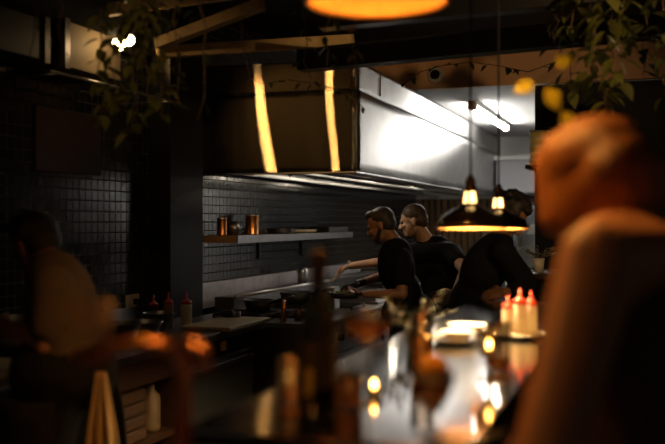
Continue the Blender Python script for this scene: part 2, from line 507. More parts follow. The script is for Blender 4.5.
front_panel(HZ0, HZS - .004, 'front_panel', HX)
front_panel(HZS + .004, HZ1, 'upper_front_panel', HX - .002)
MB().box((XW, HY0 + .01, HZ1 - .01), (HX - .006, HY1, HZ1)).build('top_panel', 'steel_dark', hood)
MB().box((HX - .004, 6.378, HZS + .03), (HX + .006, 6.386, HZ1 - .005)).build('seam_strip', 'steel_dark', hood)
MB().box((HX - .10, HY0 + .006, HZ0 - .012), (HX + .004, HY1, HZ0)).build('bottom_lip', 'steel', hood, bevel=.002)
MB().box((XW, HY0 - .002, HZ0 - .010), (HX, HY0 + .06, HZ0)).build('bottom_lip', 'steel_dark', hood)
# sloped bank of grease filters inside, and the light rail
for k in range(10):
    y0 = HY0 + .12 + k * .6
    f = MB()
    for s_ in range(8):
        w = s_ / 8
        x = -2.85 + .72 * w; z = HZ0 + .04 + .28 * w
        f.bar((x, y0 + .01, z), (x, y0 + .57, z), .05, .012)
    f.box((-2.86, y0, HZ0 + .01), (-2.83, y0 + .58, HZ0 + .05)); f.bar((-2.84, y0, HZ0 + .05), (-2.1, y0, HZ0 + .34), .02, .02)
    f.build('grease_filter', 'steel_dark', hood)
MB().bar((-2.30, HY0 + .1, HZ0 + .005), (-2.30, HY1 - .1, HZ0 + .005), .05, .02).build('light_rail', 'steel', hood, bevel=.003)
MB().bar((-2.62, HY0 + .1, HZ0 - .002), (-2.62, HY1 - .1, HZ0 - .002), .018, .018).build('drip_gutter', 'steel', hood)

for y in (6.35, 7.9, 9.5):
    hl = MB().lathe([(0, 0), (.055, 0), (.06, .012), (.05, .03), (0, .03)], (-2.12, y, HZ0 + .10), 20).build('hood_lamp', 'hoodlamp', hood, smooth=True)
    MB().box((-2.20, y - .09, HZ0 + .13), (-2.04, y + .09, HZ0 + .15)).build('lamp_base', 'steel_dark', hood)

# ------------------------------------------------------------------ back room
t = thing('fluorescent_light', (-1.53, 9.4, 2.5), 'bright white fluorescent tube light under the kitchen ceiling', 'ceiling light')
MB().box((-1.57, 8.36, 2.565), (-1.49, 10.42, 2.6)).build('fitting', 'white', t, bevel=.004)
MB().tube([(-1.53, 8.42, 2.54), (-1.53, 10.38, 2.54)], .019, 14).build('tube', 'tube', t, smooth=True)
MB().box((-1.565, 8.32, 2.52), (-1.495, 8.42, 2.6)).build('end_cap', 'soffit', t, bevel=.006)
MB().box((-1.565, 10.38, 2.52), (-1.495, 10.46, 2.6)).build('end_cap', 'soffit', t, bevel=.006)
c = V((W(437, 76, 7.55).x, 7.37, W(437, 76, 7.55).z))
t = thing('security_camera', c, 'round white dome camera with dark lens on the tan bulkhead', 'camera')
R = Matrix.Rotation(PI / 2, 3, 'X')
d = MB().lathe([(.0, 0), (.065, 0), (.068, .012), (.055, .03)], (0, 0, 0), 24); d.v = [c + R @ p for p in d.v]; d.build('base', 'plastic_w', t, smooth=True)
MB().ell(c + V((0, -.03, 0)), (.04, .035, .04)).build('dome', 'blackm', t, smooth=True)
t = thing('slatted_screen', (-2.4, 11.95, 0), 'dark brown slatted screen at the far end under the hood', 'screen')
sl_ = MB()
for i in range(13): sl_.box((-2.92 + i * .085, 11.93, .05), (-2.86 + i * .085, 11.97, 1.80))
sl_.build('slats', 'wood', t)
MB().box((-2.94, 11.97, 0), (-1.83, 11.995, 1.80)).build('backing', 'black', t)
t = thing('tall_fridge', (-1.5, 11.7, 0), 'dark grey fridge low at the end of the white corridor', 'fridge')
MB().box((-1.80, 11.42, .08), (-.85, 11.98, 1.70)).build('body', 'fridge', t, bevel=.006)
MB().box((-1.79, 11.38, .12), (-1.33, 11.42, 1.68)).build('door', 'fridge', t, bevel=.006)
MB().box((-1.31, 11.38, .12), (-.86, 11.42, 1.68)).build('door', 'fridge', t, bevel=.006)
MB().tube([(-1.36, 11.34, .9), (-1.36, 11.34, 1.3)], .012).build('handle', 'steel', t)
MB().box((-1.78, 11.44, 0), (-.88, 11.95, .08)).build('plinth', 'black', t)
t = thing('wall_cabinet', (-1.4, 11.8, 1.86), 'grey wall cabinet with white top board above the corridor fridge', 'cabinet')
MB().box((-1.82, 11.56, 1.86), (-.76, 12.0, 2.27)).build('body', 'grey_lam', t, bevel=.003)
for x in (-1.81, -1.28): MB().box((x, 11.54, 1.87), (x + .51, 11.56, 2.26)).build('door', 'grey_lam', t, bevel=.003)
MB().box((-1.84, 11.50, 2.27), (-.76, 12.0, 2.32)).build('top_board', 'white', t, bevel=.003)
MB().box((-1.82, 11.54, 1.82), (-.76, 12.0, 1.86)).build('pelmet', 'black', t)

# stacked yellow tubs on the shelf fixed to the dark partition
t = thing('wall_shelf', (-.4, 7.15, 1.92), 'black shelf on the dark partition carrying a stack of yellow tubs', 'shelf')
MB().box((-.89, 7.02, 1.90), (.6, 7.30, 1.93)).build('board', 'blackm', t)
MB().box((-.5, 7.05, 1.80), (-.47, 7.30, 1.90)).build('bracket', 'blackm', t)
tub = None
for i in range(5):
    loc = V((-.80, 7.14, 1.93 + .052 * i))
    names = ['lowest yellow tub of the stack on the partition shelf', 'second yellow tub from the bottom of the shelf stack', 'middle yellow tub in the stack of five on the shelf',
             'fourth yellow tub from the bottom of the shelf stack', 'topmost yellow tub of the stack under the bulkhead']
    if not tub:
        tub = thing('plastic_tub', loc, names[0], 'tub', 'yellow tubs stacked on the partition shelf')
        MB().lathe([(0, 0), (.066, 0), (.074, .045), (.070, .045), (.063, .005), (0, .005)], loc, 24).build('tub_body', 'yellow', tub, smooth=True)
        MB().lathe([(0, .043), (.079, .043), (.080, .0515), (0, .0515)], loc, 24).build('lid', 'plastic_w', tub)
    else: dup(tub, loc, names[i], .4 * i)

# ------------------------------------------------------------------ left counter
CT = .9; CF = -2.23
tag(MB().box((XW, .8, CT - .04), (CF + .02, 5.18, CT)).build('worktop', 'steel_dark', bevel=.004), 'dark steel worktop along the black tiled wall at left', 'worktop')
tag(MB().box((XW, .8, CT), (XW + .02, 5.04, CT + .09)).build('upstand', 'steel_dark', bevel=.003), 'low steel upstand where left worktop meets the tiles', 'upstand')
fr = thing('counter_fridge', (-2.6, 4.6, 0), 'grey under-counter fridge with red indicator below the left worktop', 'fridge')
MB().box((XW + .02, 4.2, .08), (CF - .03, 5.05, CT - .04)).build('body', 'fridge', fr)
dr = MB().box((CF - .03, 4.22, .10), (CF, 5.03, .76)).build('door', 'fridge', fr, bevel=.005)
MB().box((CF, 4.24, .70), (CF + .02, 5.0, .73)).build('handle', 'steel_dark', dr, bevel=.004)
MB().box((CF - .03, 4.22, .765), (CF - .005, 5.03, .855)).build('control_panel', 'blackm', fr)
MB().box((CF - .006, 4.36, .795), (CF + .002, 4.40, .825)).build('indicator', 'redglow', fr)
MB().box((CF - .006, 4.60, .79), (CF + .002, 4.66, .84)).build('sticker', 'gold', fr)
MB().box((XW + .1, 4.25, 0), (CF - .08, 5.0, .08)).build('plinth', 'black', fr)
sh = thing('shelf_unit', (-2.6, 3.6, 0), 'open dark wood shelves under the left worktop', 'shelves')
MB().box((XW + .02, 4.12, 0), (CF, 4.18, CT - .04)).build('side_panel', 'dark_wood', sh)
MB().box((XW + .02, 3.30, 0), (CF, 3.36, CT - .04)).build('side_panel', 'dark_wood', sh)
MB().box((CF - .03, 3.36, .74), (CF, 4.12, CT - .04)).build('fascia', 'dark_wood', sh)
for z in (.12, .44): MB().box((XW + .02, 3.36, z), (CF - .02, 4.12, z + .03)).build('shelf', 'dark_wood', sh)
cab = thing('counter_cabinet', (-2.6, 2.2, 0), 'dark cabinet under the worktop behind the bending man', 'cabinet')
MB().box((XW + .02, .9, .08), (CF - .03, 3.28, CT - .04)).build('body', 'dark_wood', cab)
for i, y in enumerate((.92, 1.72, 2.50)):
    dd = MB().box((CF - .03, y, .10), (CF, y + .76, .84)).build('door', 'dark_wood', cab, bevel=.004)
    MB().tube([(CF + .025, y + .08, .76), (CF + .025, y + .68, .76)], .008).build('handle', 'steel', dd, smooth=True)
MB().box((XW + .1, .95, 0), (CF - .08, 3.25, .08)).build('plinth', 'black', cab)
names = ['lowest', 'second lowest', 'second highest', 'topmost']
for i in range(4):
    tag(MB().box((-2.55, 3.66, .47 + i * .062), (-2.27, 3.88, .525 + i * .062)).build('storage_box', 'brown_box', bevel=.01),
        f'{names[i]} brown container in the stack on the upper under-counter shelf', 'box', 'brown containers under the worktop')
tag(MB().lathe([(0, 0), (.045, 0), (.048, .02), (.048, .17), (.02, .20), (.02, .23), (0, .23)], (-2.34, 4.03, .47), 20).build('storage_bottle', 'sauce_mid', smooth=True),
    'pale bottle on the under-counter shelf beside brown containers', 'bottle')

# on the worktop: bowls, bottles, board, socket
def bowl(px, py, d, R_, h, m, label, name='mixing_bowl', z=CT):
    c = W(px, py, d); c.z = z
    o = MB().lathe([(0, 0), (R_ * .5, 0), (R_ * .82, h * .45), (R_, h), (R_ * 1.04, h), (R_ * 1.03, h + .006), (R_ * .97, h + .004), (R_ * .78, h * .47), (R_ * .46, .008), (0, .008)], c, 32).build(name, m, smooth=True)
    return tag(o, label, 'bowl', 'bowls on the left worktop')


bowl(121, 327, 4.55, .10, .10, 'steel_dark', 'dark metal bowl nearest the bending man on left worktop')
bowl(143, 326, 4.75, .10, .085, 'steel_dark', 'second dark metal bowl, under the wall socket')
bowl(158, 323, 5.05, .085, .10, 'steel_dark', 'small dark bowl beside the red-capped squeeze bottles')
c = W(104, 342, 4.15); c.z = CT
tag(MB().box((c.x - .13, c.y - .18, CT), (c.x + .1, c.y + .2, CT + .018)).build('baking_tray', 'steel', bevel=.006), 'flat steel tray by the front edge of left worktop', 'tray')


def squeeze(c, h, r, bm_, cm, label, group):
    t = thing('squeeze_bottle', c, label, 'bottle', group)
    MB().lathe([(0, 0), (r * .95, 0), (r, .01), (r, h * .62), (r * .92, h * .67), (r * .8, h * .69), (0, h * .69)], c, 22).build('bottle_body', bm_, t, smooth=True)
    MB().lathe([(r * .98, h * .67), (r * .98, h * .74), (r * .5, h * .79), (r * .24, h * .84), (r * .12, h), (0, h)], c, 22).build('nozzle_cap', cm, t, smooth=True)
    return t


for px, py, d, h, r, m_, lb in ((153.5, 320, 5.2, .19, .027, 'sauce_d', 'dark squeeze bottle with red nozzle, first of three from the bowls'),
                                (168.5, 319, 5.25, .20, .026, 'sauce', 'brown squeeze bottle with red nozzle, middle of three on left worktop'),
                                (186.5, 318, 5.25, .20, .030, 'cream', 'cream squeeze bottle with red nozzle beside the cream board')):
    c = W(px, py, d); c.z = CT
    squeeze(c, h, r, m_, 'red', lb, 'red-capped bottles on the left worktop')
d_, y_ = onX(131.5, XW)
z_ = 1.5 - (301 - 222) / F * d_
so = thing('wall_socket', (XW, y_, z_), 'small cream wall socket on black tiles above the bowls', 'socket')
MB().box((XW, y_ - .07, z_ - .045), (XW + .014, y_ + .07, z_ + .04)).build('face_plate', 'board', so, bevel=.004)
MB().box((XW + .014, y_ - .005, z_ - .02), (XW + .045, y_ + .035, z_ + .015)).build('plug', 'black', so, bevel=.004)
MB().tube([(XW + .04, y_ + .015, z_), (XW + .09, y_ + .06, z_ + .01), (XW + .07, y_ + .12, z_ - .06), (XW + .05, y_ + .15, CT + .1)], .005).build('cord', 'black', so, smooth=True)
c = W(224, 317, 5.32); c.z = CT
tag(MB().box((c.x - .15, c.y - .24, CT), (c.x + .15, 5.17, CT + .022)).build('chopping_board', 'board', bevel=.005), 'cream chopping board at the end of left worktop', 'chopping board')
for px, d, r, h, m_, lb in ((228, 5.62, .035, .08, 'iron', 'small black pot behind the chopping board'), (236, 5.62, .03, .07, 'steel_dark', 'small steel cup behind the chopping board')):
    c = W(px, 310, d); c.z = .885
    tag(MB().lathe([(0, 0), (r, 0), (r, h), (r * .9, h), (r * .9, .006), (0, .006)], c, 20).build('small_pot' if m_ == 'iron' else 'cup', m_, smooth=True), lb, 'pot' if m_ == 'iron' else 'cup')
# cutting board with food at man's place
tag(MB().box((-2.75, 2.55, CT), (-2.33, 3.25, CT + .025)).build('chopping_board', 'board', bevel=.005), 'pale board under the hands of the bending man', 'chopping board')
tag(MB().lathe([(0, 0), (.12, 0), (.15, .02), (.15, .17), (.14, .17), (.135, .02), (0, .012)], (-2.68, 3.48, CT), 28).build('stock_pot', 'steel_dark', smooth=True), 'steel pot on worktop at the far left in front of man', 'pot')

# ------------------------------------------------------------------ cooking line
KX = -1.87; KZ = .885
def cooker(y0, y1, label, burner, xb=None):
    xb = xb or XW + .02
    t = thing('cooking_range', (-2.4, (y0 + y1) / 2, 0), label, 'range')
    MB().box((xb, y0, .12), (KX - .03, y1, KZ - .02)).build('body', 'steel_dark', t, bevel=.004)
    MB().box((xb, y0, KZ - .02), (KX, y1, KZ)).build('top', 'steel_dark', t, bevel=.004)
    dd = MB().box((KX - .03, y0 + .04, .18), (KX, y1 - .04, .66)).build('oven_door', 'blackm', t, bevel=.006)
    MB().tube([(KX + .04, y0 + .1, .62), (KX + .04, y1 - .1, .62)], .012).build('handle', 'steel', dd, smooth=True)
    MB().box((KX - .03, y0 + .02, .69), (KX - .002, y1 - .02, .85)).build('control_panel', 'steel_dark', t)
    for k in range(6):
        y = y0 + .12 + (y1 - y0 - .24) * k / 5
        MB().tube([(KX - .004, y, .77), (KX + .03, y, .77)], .024, 14).build('knob', 'black', t)
    for x in (xb + .08, KX - .12):
        for y in (y0 + .08, y1 - .08): MB().tube([(x, y, 0), (x, y, .13)], .025).build('leg', 'steel', t)
    if burner:
        for x in (-2.5, -2.12):
            for y in (y0 + .3, y1 - .3):
                g = MB()
                for k in range(-2, 3): g.bar((x - .16, y + k * .07, KZ + .022), (x + .16, y + k * .07, KZ + .022), .012, .016)
                for k in (-.16, .16): g.bar((x + k, y - .15, KZ + .012), (x + k, y + .15, KZ + .012), .014, .024)
                g.build('burner_grate', 'iron', t)
    else:
        MB().box((-2.6, y0 + .04, KZ), (KX - .05, y1 - .04, KZ + .02)).build('griddle_plate', 'steel_dark', t, bevel=.004)
    return t


cooker(5.22, 6.55, 'steel range with black burner grates nearest the left worktop', True, -2.79)
cooker(6.57, 8.0, 'steel griddle range in front of the two chefs', False)
cooker(8.02, 9.4, 'far steel range beyond the chefs under the hood', True)
tag(MB().box((XW + .001, 5.6, .9), (XW + .03, 9.4, 1.075)).build('backsplash', 'scratched', bevel=.003), 'scratched steel backsplash strip below the tiles behind the ranges', 'backsplash')
t = thing('steel_ledge', (-2.68, 7.4, KZ), 'bright steel ledge running along the back of the ranges', 'ledge')
MB().box((-2.84, 5.75, KZ), (-2.69, 9.3, KZ + .10)).build('box_channel', 'steel_dark', t, bevel=.005)
MB().tube([(-2.68, 5.75, KZ + .10), (-2.68, 9.3, KZ + .10)], .014).build('rolled_edge', 'steel', t, smooth=True)
for (x, y, r, h, lb) in ((-2.45, 5.62, .10, .07, 'black frying pan on the near burner grate'), (-2.42, 6.22, .12, .08, 'black sauté pan left of the chefs on the range')):
    t = thing('frying_pan', (x, y, KZ + .03), lb, 'pan', 'pans on the near range')
    MB().lathe([(0, 0), (r * .8, 0), (r, h), (r * .95, h), (r * .76, .006), (0, .006)], (x, y, KZ + .031), 28).build('pan_body', 'iron', t, smooth=True)
    MB().tube([(x + r * .9, y - .01, KZ + .03 + h * .8), (x + r + .17, y - .05, KZ + .03 + h + .03)], [.010, .012]).build('handle', 'iron', t, smooth=True)
c = W(259, 327, 5.5); c.z = KZ
c.x, c.y = -2.14, 5.29
tag(MB().lathe([(0, 0), (.018, 0), (.019, .09), (.012, .11), (.010, .135), (0, .135)], c, 16).build('oil_bottle', 'copper', smooth=True), 'slim copper-coloured oil bottle at the corner of the near range', 'bottle')
tag(MB().lathe([(0, 0), (.022, 0), (.024, .07), (.02, .072), (.018, .006), (0, .006)], (-2.08, 5.38, KZ), 16).build('metal_cup', 'brass_dark', smooth=True), 'little metal cup beside the slim oil bottle', 'cup')
c = W(318, 297, 7.0)
tag(MB().lathe([(0, 0), (.045, 0), (.047, .11), (.03, .13), (0, .13)], (-2.76, 7.25, KZ + .10), 20).build('canister', 'steel', smooth=True), 'short steel canister standing on the ledge', 'canister')

# wall shelf over the range
SZ = 1.405; SX = -2.686
t = thing('wall_shelf', (-2.8, 7.1, SZ - .05), 'steel-fronted wall shelf with cans under the hood', 'shelf')
MB().box((XW, 5.8, SZ - .05), (SX - .01, 8.4, SZ)).build('board', 'wood', t, bevel=.002)
MB().box((SX - .01, 5.8, SZ - .052), (SX, 8.4, SZ + .002)).build('front_edge', 'steel_dark', t)
for y in (6.75, 7.7):
    br = MB().box((XW, y - .012, SZ - .20), (XW + .015, y + .012, SZ - .05))
    br.box((XW, y - .012, SZ - .062), (XW + .2, y + .012, SZ - .05)); br.build('bracket', 'blackm', t)


def shelf_pt(px, X): return V((X, onX(px, X)[1], SZ))


for px, r, h, m_, lb in ((222, .035, .125, 'copper', 'small copper can near the end of the wall shelf'), (252, .052, .15, 'copper', 'larger copper can on the wall shelf')):
    c = shelf_pt(px, -2.84)
    t = thing('tin_can', c, lb, 'can', 'copper cans on the wall shelf')
    MB().lathe([(0, 0), (r, 0), (r, .005), (r * .97, .01), (r * .97, h - .01), (r, h - .005), (r, h), (r * .93, h), (r * .93, .01), (0, .01)], c, 24).build('can_body', m_, t, smooth=True)
    MB().lathe([(r * 1.005, h * .93), (r * 1.02, h * .95), (r * 1.005, h * .98)], c, 24).build('rim', 'steel', t)
c = shelf_pt(234, -2.80)
tag(MB().lathe([(0, 0), (.045, 0), (.045, .10), (.042, .10), (.042, .008), (0, .008)], c, 24).build('glass_jar', 'steel_dark', smooth=True), 'dim steel jar between the two copper cans', 'jar')
for px, r, n, lb, m_ in ((281, .11, 3, 'dark plate in the low stack on the wall shelf', 'steel_dark'), (303, .12, 2, 'pale plate on the wall shelf beyond the dark plates', 'china')):
    c = shelf_pt(px, -2.80)
    for i in range(n):
        o = MB().lathe([(0, 0), (r * .55, 0), (r, .016), (r, .020), (r * .55, .006), (0, .006)], c + V((0, 0, .012 * i)), 28).build('plate', m_, smooth=True)
        tag(o, ('bottom ', 'top ', 'uppermost ')[i if n == 2 or i == 0 else (2 if i == 2 else 1)].replace('top ', 'middle ' if n == 3 else 'top ') + lb, 'plate', 'plates on the wall shelf')
c = shelf_pt(335, -2.79)
tag(MB().box((c.x - .12, c.y - .45, SZ), (c.x + .10, c.y + .1, SZ + .05)).build('baking_tray', 'iron', bevel=.01), 'black roasting tray at the far end of the wall shelf', 'tray')

# ------------------------------------------------------------------ the bar
BX0, BX1, BY0, BY1, BZ = -.86, -.30, 1.60, 4.72, 1.10
bar = thing('bar_counter', (-.58, 3.1, 0), 'bar counter with reflective steel top in the foreground', 'bar')
MB().box((BX0, BY0, BZ - .035), (BX1, BY1, BZ)).build('top', 'bench', bar, bevel=.006)
MB().box((BX0 + .06, BY0 + .06, .08), (BX1 - .14, BY1 - .05, BZ - .035)).build('body', 'dark_wood', bar)
MB().box((BX0 + .09, BY0 + .09, 0), (BX1 - .17, BY1 - .08, .08)).build('plinth', 'black', bar)
bar2 = thing('bar_counter', (-1.0, 1.2, 0), 'short return of the bar below the copper tap', 'bar')
MB().box((-1.6, .98, BZ - .045), (-.35, 1.36, BZ - .005)).build('top', 'dark_wood', bar2, bevel=.006)
MB().box((-1.55, 1.03, 0), (-.4, 1.31, BZ - .045)).build('body', 'black', bar2)


def onbar(px, py, z=BZ):
    d = (CZ - z) * F / (py - CY)
    return W(px, py, d), d


# copper tap on the bar return
t = thing('copper_tap', (-.86, 1.22, BZ - .005), 'blurred copper bar tap with upright handle at lower left', 'tap')
def q(px, py, d=1.5): return W(px, py, d)
base = q(184, 440, 1.42); base.z = BZ - .005
tp = [base, q(184, 400, 1.42), q(183, 372, 1.42), q(176, 353, 1.42), q(160, 345, 1.43), q(130, 345, 1.45), q(100, 352, 1.47), q(78, 356, 1.49)]
MB().tube(tp, .012, 14).build('pipe', 'copper', t, smooth=True)
b2 = q(198, 440, 1.35); b2.z = BZ - .005
MB().tube([base + V((.0, .0, .15)), q(176, 342, 1.42), q(190, 342, 1.40), q(202, 352, 1.38), q(206, 372, 1.37)], .010, 12).build('spout', 'copper', t, smooth=True)
MB().tube([q(101, 366, 1.47), q(103, 340, 1.47), q(106, 308, 1.47)], [.008, .010, .013], 12).ell(q(106, 307, 1.47), .0135).build('handle', 'wood', t, smooth=True)
MB().lathe([(0, 0), (.03, 0), (.03, .01), (.016, .02), (0, .02)], base, 20).build('flange', 'copper', t, smooth=True)
MB().tube([q(146, 345, 1.44) + V((-.004, 0, 0)), q(139, 345, 1.44)], .0165, 14).build('collar', 'brass', t, smooth=True)


# wine bottle
c, d = onbar(318, 414)
t = thing('wine_bottle', c, 'dark wine bottle standing on the bar in the centre foreground', 'bottle')
MB().lathe([(0, .004), (.030, 0), (.036, .006), (.037, .19), (.033, .215), (.019, .245), (.0145, .262), (.0140, .33), (0, .33)], c, 32).build('bottle_body', 'bottle', t, smooth=True)
MB().lathe([(.0146, .27), (.0158, .272), (.0158, .335), (.0150, .342), (0, .342)], c, 24).build('foil_capsule', 'label', t, smooth=True)
MB().lathe([(.0375, .06), (.0378, .062), (.0378, .15), (.0375, .152)], c, 32).build('label', 'label', t, smooth=True)
mb = MB(); vs = []; n_ = 5
for j in (.045, .10):
    for i in range(n_ + 1):
        a = math.radians(-112 + i * 5); vs.append(c + V((.0385 * math.cos(a), .0385 * math.sin(a), j)))
mb.add(vs, [(i, i + 1, i + n_ + 2, i + n_ + 1) for i in range(n_)]).build('yellow_glint', 'gold', t)  # yellow patch, a candle glint painted onto the bottle


def coupe(c, h, R_, bowl_h, m='glass', drink=None, label='', cat='glass', group=None, dm='amber', br=.035):
    t = thing('coupe_glass', c, label, cat, group)
    k = h - bowl_h
    prof = [(0, 0), (br, 0), (br, .003), (.010, .008), (.0045, .02), (.0045, k - .01), (.012, k), (R_ * .7, k + bowl_h * .35), (R_ * .95, k + bowl_h * .75), (R_, h),
            (R_ - .002, h), (R_ * .92, k + bowl_h * .75), (R_ * .66, k + bowl_h * .39), (.008, k + .006), (0, k + .005)]
    MB().lathe(prof, c, 36).build('glass_body', m, t, smooth=True)
    if drink:
        z1 = k + bowl_h * drink
        MB().lathe([(0, k + .008), (.008, k + .010), (R_ * .62, k + bowl_h * .40), (R_ * .62 + (R_ * .9 - R_ * .62) * max(0, (drink - .4) / .35), z1), (0, z1)], c, 32).build('drink', dm, t, smooth=True)
    return t


c, d = onbar(368, 404)
coupe(c, .205, .062, .072, drink=.62, label='stemmed coupe glass with amber drink right of the wine bottle')


def tumbler(c, h, r, label, drink=None, group='tumblers on the bar', dm='amber', name='tumbler'):
    t = thing(name, c, label, 'glass', group)
    MB().lathe([(0, 0), (r * .88, 0), (r, h), (r - .002, h), (r * .88 - .002, .008), (0, .008)], c, 30).build('glass_body', 'glass', t, smooth=True)
    if drink:
        MB().lathe([(0, .009), (r * .86 - .003, .009), (r * (.88 + .12 * drink) - .0035, h * drink), (0, h * drink)], c, 30).build('drink', dm, t, smooth=True)
    return t


c, d = onbar(374, 396)
t = thing('added_candle_holder', c, 'small added tea light behind the foot of the coupe glass', 'candle')  # tea light added for a warm glow on bottle and coupe
MB().lathe([(0, 0), (.018, 0), (.021, .024), (.019, .024), (.017, .004), (0, .004)], c, 20).build('glass_cup', 'glass', t, smooth=True)
MB().lathe([(0, .004), (.015, .004), (.016, .014), (0, .014)], c, 20).build('wax', 'cream', t, smooth=True)
MB().lathe([(0, .015), (.004, .019), (.005, .025), (.002, .036), (0, .038)], c, 12).build('flame', 'flame', t, smooth=True)
c, d = onbar(427, 355)
t = thing('added_candle_holder', c, 'added tea light glowing behind the tall tumbler on the bar', 'candle')  # flame added to put golden glints behind the tumbler
MB().lathe([(0, 0), (.018, 0), (.021, .05), (.019, .05), (.017, .004), (0, .004)], c, 20).build('glass_cup', 'glass', t, smooth=True)
MB().lathe([(0, .004), (.015, .004), (.017, .034), (0, .034)], c, 20).build('wax', 'cream', t, smooth=True)
MB().lathe([(0, .035), (.004, .039), (.005, .046), (.002, .060), (0, .062)], c, 12).build('flame', 'flame', t, smooth=True)
c, d = onbar(346, 409); tumbler(c, .075, .036, 'short round tumbler of dark amber between bottle and coupe', .75)
c, d = onbar(291, 402); tumbler(c, .10, .03, 'slim tumbler half hidden left of the wine bottle', .3)
c, d = onbar(422, 370); tumbler(c, .155, .033, 'tall tumbler of amber drink before the plate stack', .55)
c, d = onbar(498, 371); tumbler(c, .13, .036, 'tumbler between the plate stack and squeeze bottles', .25)
c, d = onbar(433, 436)
gl = coupe(c, .125, .042, .085, drink=.7, label='footed cocktail glass with orange slice and foam in the foreground', br=.032)
mb = MB().lathe([(0, 0), (.0265, 0), (.0285, .012), (0, .014)], c + V((0, 0, .100)), 26); mb.build('foam', 'foam', gl, smooth=True)
R = Matrix.Rotation(1.15, 3, 'X') @ Matrix.Rotation(.3, 3, 'Y')
sl = MB().lathe([(0, -.004), (.026, -.004), (.028, 0), (.026, .004), (0, .004)], (0, 0, 0), 26); sl.v = [c + V((.004, -.012, .128)) + R @ p for p in sl.v]
sl.build('orange_slice', 'orange', gl, smooth=True)
c, d = onbar(489, 380)
ch = coupe(c, .125, .040, .075, label='stemmed glass with added tea light below the cream squeeze bottles', cat='candle holder', br=.03)  # stemmed glass; the lit candle inside is added for bright glints
MB().lathe([(0, .062), (.018, .062), (.019, .078), (0, .078)], c, 20).build('added_tea_light', 'cream', ch, smooth=True)
MB().lathe([(0, .079), (.005, .084), (.006, .090), (.002, .102), (0, .104)], c, 12).build('flame', 'flame', ch, smooth=True)
c, d = onbar(452, 443)
tag(MB().tube([c + V((-.05, -.01, .006)), c + V((.05, .03, .007)), c + V((.09, .045, .012))], [.004, .004, .011], 10).build('bar_spoon', 'steel', smooth=True), 'bar spoon lying beside the cocktail glass', 'spoon')
# plate stack
c, d = onbar(455, 343)
for i in range(3):
    p = c + V((.004 * i, .003 * i, .012 * i)); r = .083 - .010 * i
    lb = ('largest cream plate at the bottom of the bar stack', 'middle cream plate of the stack on the bar', 'smallest cream plate on top of the bar stack')[i]
    tag(MB().lathe([(0, 0), (r * .55, 0), (r, .013), (r, .017), (r * .55, .006), (0, .006)], p, 36).build('plate', 'china', smooth=True), lb, 'plate', 'plate stack on the bar')
c, d = onbar(468, 333)
for i in range(2):
    p = c + V((0, 0, .014 * i))
    tag(MB().lathe([(0, 0), (.045, 0), (.075, .015), (.075, .019), (.045, .006), (0, .006)], p, 36).build('plate', 'china', smooth=True),
        ('lower', 'upper')[i] + ' cream plate of the pair behind the plate stack', 'plate', 'plates behind the stack')
# squeeze bottles on the bar
c, d = onbar(520, 337)
tag(MB().lathe([(0, 0), (.06, 0), (.095, .012), (.097, .016), (.06, .006), (0, .006)], c, 36).build('plate', 'china', smooth=True), 'cream plate carrying the three squeeze bottles on the bar', 'plate')
for px, dy, h, lb in ((508, 0, .135, 'leftmost cream squeeze bottle with red tip under the pendants'), (520, -.02, .16, 'tallest cream squeeze bottle, between the other two on the bar'),
                      (531, .01, .15, 'cream squeeze bottle nearest the seated woman')):
    p = W(px, 336, d + .05 + dy); p.z = BZ + .006
    squeeze(p, h, .021 if px != 520 else .024, 'soft_plastic', 'soft_red', lb, 'cream squeeze bottles on the bar')

